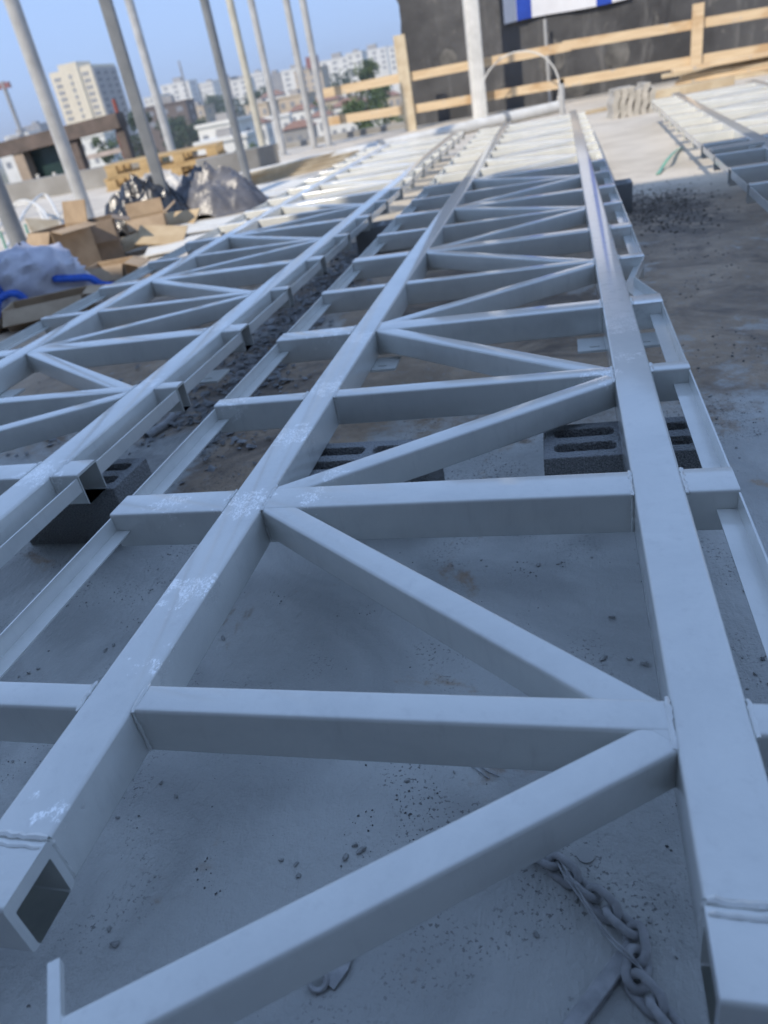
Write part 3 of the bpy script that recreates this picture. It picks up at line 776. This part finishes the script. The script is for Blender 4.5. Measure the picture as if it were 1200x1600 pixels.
# folded pale sheets
p0 = G(985, 180); t = empty('sheet_bundle', tuple(p0), R(8)); t.scale = (.8, .8, .8)
for i in range(6):
    mb = MB(); n_ = 12; x0 = -.40 + i * .135
    L_ = []; h_ = .46 + random.uniform(-.07, .08)
    for k in range(n_ + 1):
        z = h_ * k / n_; L_.append((x0 + .014 * math.sin(k * .8 + i * .9) + random.uniform(-.012, .012) + .05 * (k / n_) ** 2, z))
    v_ = [(a, -.3 + .03 * math.sin(q * 3), q) for a, q in L_] + [(a + .11, -.3, q) for a, q in L_] + [(a, .3, q) for a, q in L_] + [(a + .11, .3, q) for a, q in L_]
    m_ = n_ + 1
    f_ = []
    for k in range(n_):
        f_ += [(k, k + 1, m_ + k + 1, m_ + k), (2 * m_ + k, 3 * m_ + k, 3 * m_ + k + 1, 2 * m_ + k + 1), (k, 2 * m_ + k, 2 * m_ + k + 1, k + 1), (m_ + k, m_ + k + 1, 3 * m_ + k + 1, 3 * m_ + k)]
    f_ += [(n_, m_ + n_, 3 * m_ + n_, 2 * m_ + n_)]
    mb.add(v_, f_).build('folded_sheet', M('pale_sheet_%d' % i, (.50, .47, .42), (.36, .34, .30), .8, 5), t)
tag(t, 'bundle of pale wavy sheets standing on the sunlit floor', 'bundle')
# green strap
pts = spline([G(1028, 272, -.29), G(1036, 260, -.27), G(1046, 246, -.22), G(1056, 236, -.26), G(1066, 230, -.29)], .03)
mb = MB(); v_ = []
for p in pts: v_ += [tuple(p + Vector((-.018, 0, 0))), tuple(p + Vector((.018, .01, .008)))]
mb.add(v_, [(2 * i, 2 * i + 2, 2 * i + 3, 2 * i + 1) for i in range(len(pts) - 1)])
o = mb.build('lifting_strap', GREEN); sm = o.modifiers.new('s', 'SOLIDIFY'); sm.thickness = .006
tag(o, 'green strap curled on the floor beside the right truss', 'strap')
# plate lying on the right truss
me = flat_mesh('steel_plate', rrect(0, 0, .34, .16, .01, 2), [rrect(0, 0, .06, .02, .008, 3)], .012); me.materials.append(STEEL)
o = obj('steel_plate', me, None); q = G(1150, 229, .004); o.location = q; o.rotation_euler.z = .1
tag(o, 'flat steel plate lying on top of the right-hand truss', 'plate')

# ------------------------------------------------------------------ left-hand clutter
g = G(216, 366); heap('black_sheet', g.x, g.y + .35, .62, .5, .62, BLACKP, 'crumpled heap of shiny black plastic sheet behind the cardboard', 'sheet', 2, pw=.55, ridge=.7)
g = G(322, 342); heap('grey_sheet', g.x - .05, g.y + .45, .72, .5, .56, GREYP, 'translucent grey plastic sheet heaped right of the square column', 'sheet', 9, pw=.7, ridge=.75)
g = G(235, 330); heap('white_sheet', g.x, g.y + .5, .75, .35, .5, M('white_plastic_sheet', (.50, .50, .49), (.36, .36, .37), .4, 4), 'pale plastic sheet draped behind the black one', 'sheet', 5, pw=.6, ridge=.7)
# big bag with straps
g = G(45, 482)
bgm = empty('bulk_bag', (g.x, g.y + .2, -.3), R(20))
bgm.scale = (.86, .86, .80)
def bag_pt(th, ph):
    d = Vector((math.cos(th) * math.cos(ph), math.sin(th) * math.cos(ph), math.sin(ph)))
    q = d * 1.6 + Vector((4, 2, 1))
    r = 1.0 + .17 * (1 - abs(noise.noise(q * 1.3))) ** 3 + .07 * (1 - abs(noise.noise(q * 2.6 + Vector((3, 1, 7))))) ** 3 + .10 * noise.noise(q * .9) + .03 * (1 - abs(noise.noise(q * 6))) ** 2 - .14
    r *= 1 + .35 * max(0, d.z) ** 2
    return Vector((d.x * .52 * r, d.y * .36 * r, max(0.0, .12 + d.z * .34 * r)))
mb = MB(); nt_, np_ = 56, 28
mb.add([bag_pt(2 * math.pi * i / nt_, -1.2 + 2.75 * j / np_) for j in range(np_ + 1) for i in range(nt_)],
       [(j * nt_ + i, j * nt_ + (i + 1) % nt_, (j + 1) * nt_ + (i + 1) % nt_, (j + 1) * nt_ + i) for j in range(np_) for i in range(nt_)])
mb.build('bag_body', BAGM, bgm, 60)
def strap(pts, wdt=.075):
    pp = spline(pts, .03); mb = MB(); v_ = []
    for i, p in enumerate(pp):
        t_ = (pp[min(i + 1, len(pp) - 1)] - pp[max(i - 1, 0)]).normalized(); sd = t_.cross(Vector((0, -.8, .6))).normalized() * wdt / 2
        v_ += [tuple(p - sd), tuple(p + sd)]
    mb.add(v_, [(2 * i, 2 * i + 2, 2 * i + 3, 2 * i + 1) for i in range(len(pp) - 1)])
    o = mb.build('strap', BLUE, bgm); m_ = o.modifiers.new('s', 'SOLIDIFY'); m_.thickness = .006
def onb(th, ph, lift=.025): v = bag_pt(th, ph); return v + v.normalized() * lift
strap([onb(R(-60), R(20)), onb(R(-40), R(12), .05), onb(R(-25), R(5), .06), (.66, -.2, .08), (.84, -.12, .02)])
strap([onb(R(-130), R(62)), onb(R(-125), R(40)), onb(R(-118), R(18)), onb(R(-112), R(0), .04)])
strap([onb(R(-165), R(70)), (-.5, -.2, .55), (-.62, -.3, .42), onb(R(-150), R(8), .06), (-.5, -.42, .05)])
strap([(-.3, -.5, .02), (-.22, -.44, .18), (-.05, -.44, .2), (.05, -.5, .04)])
tag(bgm, 'crumpled white bulk bag with blue straps at the left edge', 'bag')

def open_box(px, py, w, d, h, rz, mat, label, flaps=(40, 70, 20, 110), tilt=0):
    p = G(px, py); t = empty('cardboard_box', tuple(p), rz); t.rotation_euler.x = tilt
    th = .008
    for (x0, x1, y0, y1) in ((-w / 2, w / 2, -d / 2, -d / 2 + th), (-w / 2, w / 2, d / 2 - th, d / 2), (-w / 2, -w / 2 + th, -d / 2 + th, d / 2 - th), (w / 2 - th, w / 2, -d / 2 + th, d / 2 - th)):
        MB().box(x0, x1, y0, y1, 0, h).build('side', mat, t)
    MB().box(-w / 2 + th, w / 2 - th, -d / 2 + th, d / 2 - th, 0, th).build('bottom', mat, t)
    for k, a in enumerate(flaps):
        if a is None: continue
        fw_, fl_ = (w, d * .48) if k < 2 else (d, w * .4)
        o = MB().box(-fw_ / 2 + .01, fw_ / 2 - .01, 0, fl_, -th / 2, th / 2).build('flap', mat, t)
        o.location = [(0, -d / 2, h), (0, d / 2, h), (-w / 2, 0, h), (w / 2, 0, h)][k]
        rzk = [math.pi, 0, math.pi / 2, -math.pi / 2][k]
        o.rotation_euler = (R(90 - a), 0, rzk)
    tag(t, label, 'box'); return t
open_box(85, 497, .58, .34, .15, R(24), CARD, 'low open cardboard box in front of the bulk bag', (120, 150, 150, 100))
open_box(116, 424, .42, .42, .42, R(-24), CARD, 'tall open cardboard box beneath the thick white column', (150, 15, 165, 100))
open_box(180, 436, .36, .3, .14, R(10), CARD, 'crushed brown box right of the tall cardboard box', (140, 100, 150, 110))
open_box(165, 408, .42, .42, .40, R(30), M('shade_toned_card', (.30, .23, .17), (.22, .17, .125), .85, 5), 'shaded cardboard carton behind the tall box', (165, 95, 150, 110))  # darker, greyer copy of the card with shade put into its colour
open_box(240, 378, .42, .3, .28, R(25), CARD, 'brown carton among the pale cardboard sheets', (140, 20, None, 60))
for i, (px, py, w, d, rz, tx, ty, m_, lb) in enumerate((
        (212, 394, .5, .36, 30, 14, -8, CARDL, 'pale flattened cardboard sheet left of the brown carton'),
        (258, 388, .5, .34, 12, 22, 10, CARDL, 'pale flattened cardboard sheet leaning in front of the brown carton'),
        (272, 368, .7, .35, -10, 35, 0, CARDL, 'pale cardboard sheet tilted up behind the carton'),
        (92, 408, .35, .5, 60, 48, 15, WOODP, 'pale broken board leaning against the tall box'),
        (300, 385, .9, .5, 20, 4, 0, WHITEB, 'white board lying beside the left truss in the sun'),
        (335, 362, 1.0, .5, 26, 5, 3, WHITEB, 'white board lying behind the first white board'),
        (440, 300, 1.6, .5, 15, 6, 2, WHITEB, 'white panel lying near the far end of the left truss'),
        (395, 318, 1.2, .45, 30, 3, 4, WHITEB, 'white panel beside the grey round column base'))):
    me = MB().box(-w / 2, w / 2, -d / 2, d / 2, 0, .014).mesh('sheet'); me.materials.append(m_)
    o = obj('flat_sheet', me, None); p = G(px, py); o.location = p + Vector((0, 0, .02 + d / 2 * abs(math.sin(R(tx))) + w / 2 * abs(math.sin(R(ty)))))
    o.rotation_euler = (R(tx), R(ty), R(rz)); tag(o, lb, 'sheet')
pc = ['lowest', 'second lowest', 'second highest', 'topmost']
for i in range(4):
    plank(G(405, 290) + Vector((.1 * i, .5 + .12 * i, .05 * i)), R(35 + 6 * i), 3.0, .22, .045, WOODP, '%s pale plank in the small pile behind the grey round column' % pc[i], group='planks behind the grey column')
# pallets
def pallet(P, rz, label):
    t = empty('pallet', tuple(P), rz)
    L_, W_ = 2.6, 1.6
    bmsh = MB().box(-L_ / 2, L_ / 2, -.10, .10, 0, .045).mesh('deck_board'); bmsh.materials.append(WOODY)
    blk = MB().box(-.12, .12, -.10, .10, 0, .16).mesh('spacer'); blk.materials.append(WOODY)
    for k in range(5):
        o = obj('deck_board', bmsh, None, t); o.location = (0, -W_ / 2 + .1 + k * (W_ - .2) / 4, .215)
    for k in range(3):
        o = obj('deck_board', bmsh, None, t); o.location = (0, -W_ / 2 + .1 + k * (W_ - .2) / 2, 0)
        for j in range(4):
            o = obj('spacer', blk, None, t); o.location = (-L_ / 2 + .14 + j * (L_ - .28) / 3, -W_ / 2 + .1 + k * (W_ - .2) / 2, .05)
    tag(t, label, 'pallet', 'pallets stacked by the far columns')
g = G(238, 287)
pallet(g + Vector((0, .9, 0)), R(14), 'lower of two yellow wooden pallets behind the plastic sheets')
pallet(g + Vector((.05, .95, .265)), R(17), 'upper of two yellow wooden pallets behind the plastic sheets')
# hoses at left
for i, pix in enumerate(([(0, 345, .02), (40, 338, .35), (75, 352, .3), (92, 392, .02)], [(-10, 372, .02), (25, 342, .25), (62, 342, .28), (85, 378, .02)], [(10, 392, .02), (50, 352, .3), (80, 332, .4), (95, 345, .05)])):
    o = MB().tube(spline([G(a, b, -.28 + c * 0) + Vector((0, 0, c * .8)) for a, b, c in pix], .08), .024, 8).build('white_hose', WHITEP)
    tag(o, ['lowest white hose looping left of the tall cardboard box', 'middle white hose looping left of the tall cardboard box', 'highest white hose looping left of the tall cardboard box'][i], 'hose', 'white hoses at the left')
for i, (px, py) in enumerate(((14, 400), (52, 388))):
    p = G(px, py); tag(MB().cyl(p, p + Vector((.02, 0, .30)), .016, 8).build('green_rod', GREEN), ['green rod at the left edge behind the bulk bag', 'green rod right of the grey left-edge column'][i], 'rod')
g = G(120, 300); tag(MB().box(g.x - 3.2, g.x + 2.2, g.y, g.y + .5, -.3, .15).build('low_wall', CEMENT), 'low bare concrete upstand behind the boxes', 'wall')
a, b = G(318, 288), G(440, 262); d = b - a; mb = MB().box(0, d.length, 0, .4, 0, .42, Matrix.Translation(a) @ Matrix.Rotation(math.atan2(d.y, d.x), 4, 'Z'))
tag(mb.build('low_wall', CEMENT), 'low grey concrete upstand behind the grey sheet heap', 'wall')

# ------------------------------------------------------------------ open frame on the next roof
YR = 24.0
RED2 = M('faded_red_paint', (.30, .08, .06), (.22, .07, .055), .7, 3)
fr = empty('open_steel_frame', (A(90, 250, YR).x, YR, -12)); fo = Vector(fr.location)
def beam(a, b, hh, dp, name, mat, y=YR):
    P, Q = A(*a, y), A(*b, y); d = Q - P; Mx = Matrix.Translation(P - fo) @ Matrix.Rotation(-math.atan2(d.z, d.x), 4, 'Y')
    MB().box(0, d.length, -dp / 2, dp / 2, -hh / 2, hh / 2, Mx).build(name, mat, fr)
def upright(px, pt, pb, w, name, mat, y=YR):
    P, Q = A(px, pt, y), A(px, pb, y); MB().box(-w / 2, w / 2, -w / 2, w / 2, min(Q.z, P.z), P.z, Matrix.Translation(Vector((P.x, y, 0)) - fo)).build(name, mat, fr)
beam((-20, 240), (190, 187), .42, .5, 'beam', RUST); beam((-20, 303), (190, 262), .3, .4, 'beam', RUST)
upright(30, 232, 345, .40, 'post', M('tan_post', (.42, .33, .25), (.33, .26, .2), .8, 3)); upright(112, 208, 330, .3, 'post', RUST); upright(186, 190, 300, .28, 'post', RUST)
beam((44, 262), (126, 242), 1.05, .06, 'infill_panel', DGREEN, YR + .3)
upright(177, 155, 190, .09, 'marker_post', RED2); upright(183, 205, 250, .10, 'marker_post', RED2)
beam((138, 246), (198, 232), .14, .1, 'cross_bar', M('pale_bar', (.5, .42, .38), (.4, .34, .3), .7, 3)); beam((60, 285), (64, 285), .5, .1, 'baluster', WHITEP); beam((86, 282), (90, 282), .5, .1, 'baluster', WHITEP)
for px in range(66, 180, 12): upright(px, 196 + (66 - px) * .03 * 0 + (120 - px) * .25, 200 + (120 - px) * .25 + 4, .05, 'stud', WOODP)
tag(fr, 'rusty brown open steel frame on the next roof at the left', 'frame')

# ------------------------------------------------------------------ town
WINM = {}
TOWNWIN = M('far_window_glass', (.27, .28, .30), (.20, .21, .23), .3, 2)
def building(px, ptop, wpx, y, mat, label, roof='flat', pbase=None, depth=None, wins=(3, 3), name='town_building', group='town buildings on the skyline', rz=0.0, side=True):
    """front face centred on the pixel column, its roof line at ptop"""
    P = A(px, ptop, y); w = wpx * y * 1.12 / FPX; base = -12.0
    h = P.z - base; dp = depth or w * .8
    t = empty(name, (P.x, y, base), rz)
    MB().box(-w / 2, w / 2, 0, dp, 0, h).build('wall', mat, t)
    if roof == 'hip':
        r = MB(); e = w * .06
        r.add([(-w / 2 - e, -e, h), (w / 2 + e, -e, h), (w / 2 + e, dp + e, h), (-w / 2 - e, dp + e, h), (-w * .2, dp / 2, h + w * .2), (w * .2, dp / 2, h + w * .2)],
              [(0, 1, 5, 4), (1, 2, 5), (2, 3, 4, 5), (3, 0, 4), (0, 3, 2, 1)]); r.sm = False; r.build('roof', TILE, t)
    else:
        r = MB(); q = .25
        r.box(-w / 2 - q, w / 2 + q, -q, dp + q, h + .002, h + .5); o = r.build('roof', mat, t)
        MB().box(-w * .12, w * .16, dp * .3, dp * .6, h + .5, h + .5 + min(3.0, w * .14)).build('roof_hut', GREYR, t)
    nx, nz = wins
    ww, wh = w / nx * .42, 1.4
    key = round(ww, 1)
    if key not in WINM:
        me = MB().box(-ww / 2, ww / 2, -.06, .02, 0, 1.5).mesh('window'); me.materials.append(TOWNWIN); WINM[key] = me
    for iz in range(nz):
        for ix in range(nx):
            o = obj('window', WINM[key], None, t); o.location = (-w / 2 + (ix + .5) * w / nx, 0, h - 2.6 - iz * 3.1)
    if side:
        me2 = WINM[key]
        for iz in range(nz):
            o = obj('window', me2, None, t); o.location = (w / 2, dp * .5, h - 2.6 - iz * 3.1); o.rotation_euler.z = math.pi / 2
    tag(t, label, 'building', group); return t

# the cream tower
YT = 420.0
P = A(75, 112, YT); Q = A(136, 105, YT); w = Q.x - P.x + 2; h = (P.z + Q.z) / 2 + 12
tw = empty('tower_block', (P.x, YT, -12))
MB().box(0, w, 0, 26, 0, h).build('wall', CREAM, tw)
MB().box(w + .02, w + .9, .4, 25.6, 0, h - 1.5).build('shade_toned_side', GREYR, tw)  # grey slab over the side face puts its shade into the colour
MB().box(w * .28, w * .72, -1.2, 14, 0, h + 2.6).build('stair_core', CREAM, tw)
wm = MB().box(-.5, .5, -.25, .05, 0, 1.7).mesh('window'); wm.materials.append(TOWNWIN)
wm2 = MB().box(-1.7, 1.7, -.3, .05, 0, 1.6).mesh('balcony_opening'); wm2.materials.append(WINDOW)
for k in range(9):
    for fx, yy in ((.12, 0), (.20, 0), (.5, -1.2), (.80, 0), (.88, 0)):
        o = obj('window', wm, None, tw); o.location = (w * fx, yy, h - 4.5 - k * 3.2); o.scale.x = 1.5
    for j in range(3):
        o = obj('balcony_opening', wm2, None, tw); o.location = (w + .9, 4.5 + 8 * j, h - 5.0 - k * 3.2); o.rotation_euler.z = math.pi / 2
tag(tw, 'tall cream tower block on the skyline with shade painted as a grey side', 'building', 'town buildings on the skyline')
sk = [(25, 205, 40, 500, WHITER, 'low white block left of the cream tower'), (48, 195, 26, 520, GREYR, 'low grey block at the foot of the cream tower'),
      (238, 143, 26, 480, WHITER, 'white block, leftmost right of the cream tower'), (272, 128, 40, 520, WHITER, 'broad white block behind the third column'), (303, 132, 22, 540, GREYR, 'grey block between two white skyline blocks'),
      (321, 124, 18, 500, WHITER, 'narrow white block left of the grey column top'), (347, 122, 24, 560, GREYR, 'grey block behind the grey round column'), (372, 116, 22, 520, WHITER, 'white block behind the cream column'),
      (398, 112, 20, 560, WHITER, 'white block between the cream and pale columns'), (425, 112, 26, 600, GREYR, 'grey block behind the second far column'), (455, 103, 28, 520, WHITER, 'white block with beige lower storeys behind it'),
      (480, 108, 36, 420, BEIGER, 'beige block between the third and fourth far columns'), (522, 84, 40, 520, WHITER, 'white block right of the fourth far column'), (552, 80, 20, 480, WHITER, 'tall narrow white block by the big tree'),
      (578, 74, 40, 560, WHITER, 'broad white block above the big tree'), (604, 82, 14, 600, GREYR, 'grey slab left of the timber post'), (618, 70, 20, 520, WHITER, 'white block beside the left timber post')]
for i, (px, pt, wp, y, m_, lb) in enumerate(sk): building(px, pt + (6, 2, 9, 3, 5)[i % 5], wp, y, m_, lb, wins=((3, 5), (2, 4), (4, 4))[i % 3], depth=14)
hs = [(338, 196, 62, 120, WHITER, 'flat', 'long white shed behind the grey round column'), (345, 222, 70, 100, WHITER, 'flat', 'lower long white shed behind the grey sheet heap'),
      (255, 165, 60, 260, RUST, 'flat', 'long brown shed below the skyline'), (300, 170, 34, 300, BEIGER, 'flat', 'beige shed beside the brown one'),
      (400, 165, 34, 230, BEIGER, 'flat', 'beige house behind the first far column'), (425, 150, 30, 260, WHITER, 'hip', 'white house with red roof left of the second far column'), (455, 152, 40, 240, BEIGER, 'flat', 'beige flat-roofed house between far columns'),
      (470, 172, 32, 180, WHITER, 'hip', 'white house with red roof between second and third far columns'), (508, 158, 34, 220, BEIGER, 'hip', 'beige house with red roof by the fourth far column'), (540, 165, 40, 200, WHITER, 'hip', 'white house with red roof left of the big tree'),
      (430, 185, 36, 150, WHITER, 'flat', 'small white house low between far columns'), (465, 200, 40, 130, GREYR, 'hip', 'grey house with red roof low between far columns'), (535, 190, 36, 140, WHITER, 'flat', 'white flat house low left of the big tree'),
      (590, 185, 26, 150, WHITER, 'flat', 'narrow white house right of the big tree'), (395, 195, 34, 140, WHITER, 'hip', 'white house with red roof low behind the first far column'), (500, 182, 30, 160, WHITER, 'hip', 'white house with red roof behind the fourth far column'), (610, 150, 24, 230, BEIGER, 'hip', 'beige house with red roof by the timber post'),
      (20, 225, 50, 200, WHITER, 'flat', 'white house seen through the rusty frame'), (140, 215, 44, 180, WHITER, 'flat', 'white house behind the thick white column')]
for (px, pt, wp, y, m_, rf_, lb) in hs: building(px, pt, wp, y, m_, lb, rf_, wins=(3, 2), name='town_house', group='low houses of the town', rz=random.uniform(-.25, .25))

def tree(P, h, r, label, mat=LEAF, n=900, seed=1, slim=1.0):
    rnd = random.Random(seed); t = empty('tree', tuple(P))
    tr = MB().tube([(0, 0, 0), (.05 * h * .2, 0, h * .35), (0, .02 * h, h * .62)], [h * .035, h * .026, h * .012], 8)
    for k in range(5):
        a = rnd.uniform(0, 6.28); tr.tube([(0, 0, h * .35), (r * .3 * math.cos(a), r * .3 * math.sin(a), h * .5), (r * .6 * math.cos(a), r * .6 * math.sin(a), h * .66)], [h * .014, h * .01, h * .004], 6)
    tr.build('trunk', BARK, t)
    mb = MB(); mb.sm = False
    cl = [(Vector((rnd.gauss(0, .45) * r, rnd.gauss(0, .45) * r, h * rnd.uniform(.36, .92))), rnd.uniform(.25, .5) * r) for _ in range(15)]
    for _ in range(n):
        c, cr = rnd.choice(cl); d = Vector((rnd.gauss(0, 1), rnd.gauss(0, 1), rnd.gauss(0, 1))).normalized() * cr * rnd.random() ** .35
        p = c + d; s = r * rnd.uniform(.05, .11)
        u = Vector((rnd.gauss(0, 1), rnd.gauss(0, 1), rnd.gauss(0, 1))).normalized(); v = u.orthogonal().normalized()
        mb.add([p - u * s, p + v * s * .6, p + u * s, p - v * s * .6], [(0, 1, 2, 3)])
    mb.build('crown', mat, t); tag(t, label, 'tree', 'trees in the town'); return t
def tree_at(px, ptop, y, wpx, label, mat=LEAF, seed=1, n=900):
    P = A(px, ptop, y); h = P.z + 12; tree((P.x, y, -12), h, wpx * y / FPX / 2 * 1.15, label, mat, n, seed)
tree_at(563, 92, 170, 46, 'big green tree left of the timber post', LEAF, 3, 2200)
tree_at(575, 140, 110, 60, 'broad green tree below the big one behind the rails', LEAF, 4, 2000)
tree_at(200, 165, 150, 44, 'dark green tree behind the square column', LEAFD, 5, 1600)
tree_at(165, 205, 120, 50, 'green tree behind the rusty frame', LEAF, 6, 1500)
tree_at(300, 180, 220, 54, 'dark tree row behind the white sheds, left part', LEAFD, 7, 1200)
tree_at(270, 185, 240, 50, 'dark tree right of the third column', LEAFD, 8, 1200)
tree_at(385, 145, 320, 40, 'dark tree behind the cream column', LEAFD, 9, 900)
tree_at(350, 150, 330, 40, 'dark tree left of the cream column', LEAFD, 10, 900)
tree_at(440, 205, 100, 60, 'yellow-green bush between the far columns', LEAF, 11, 1200)
tree_at(370, 225, 90, 44, 'green bush above the low grey upstand', LEAF, 12, 1000)
tree_at(620, 165, 100, 34, 'green shrub right of the broad tree', LEAF, 13, 900)
tree_at(60, 225, 260, 50, 'dark tree far behind the rusty frame', LEAFD, 14, 900)
tree_at(515, 130, 330, 34, 'dark tree above the red roofs', LEAFD, 15, 700)
tree_at(90, 262, 60, 50, 'green bush at the foot of the rusty frame', LEAFD, 16, 900)
tree_at(330, 150, 420, 44, 'dark tree in front of the narrow white block', LEAFD, 17, 800)
tree_at(415, 135, 400, 36, 'dark tree below the white block between columns', LEAFD, 18, 800)
tree_at(245, 168, 380, 40, 'dark tree below the leftmost white block', LEAFD, 19, 800)
tree_at(540, 108, 380, 36, 'dark tree left of the big green tree', LEAFD, 20, 800)
tree_at(478, 160, 190, 34, 'green tree between the red roofs', LEAF, 21, 900)
# masts on the skyline
P = A(279, 95, 500); tag(MB().cyl((P.x, 500, -12), (P.x, 500, P.z), .7, 6).build('antenna_mast', GREYR), 'thin antenna mast on the skyline left of the grey column', 'mast')
P = A(0, 128, 300); Q = A(18, 210, 300)
cr = empty('tower_crane', (P.x + 1, 300, -12)); 
MB().cyl((0, 0, 0), (0, 0, P.z + 12), .9, 6).build('mast', GREYR, cr); MB().box(-18, 3, -.6, .6, P.z + 9.5, P.z + 11.5).build('jib', RED, cr)
tag(cr, 'distant tower crane at the left edge of the sky', 'crane')
P = A(487, 88, 420); tag(MB().box(P.x - 3, P.x + 3, 418, 421, P.z - 5, P.z).build('red_stack', RED), 'small red stack above the beige block', 'stack')

# ------------------------------------------------------------------ thin haze over the town
hm = bpy.data.materials.new('pale_haze'); hm.use_nodes = True
hn = hm.node_tree; hn.nodes.remove(hn.nodes['Principled BSDF'])
pv = hn.nodes.new('ShaderNodeVolumePrincipled'); pv.inputs['Color'].default_value = (.86, .90, .96, 1); pv.inputs['Density'].default_value = .00055; pv.inputs['Anisotropy'].default_value = .2
hn.links.new(pv.outputs[0], hn.nodes['Material Output'].inputs['Volume'])
hz = MB(); hz.sm = False; hz.box(-2600, 2600, -260, 5100, -15.0, 75)
tag(hz.build('haze', hm), kind='stuff')
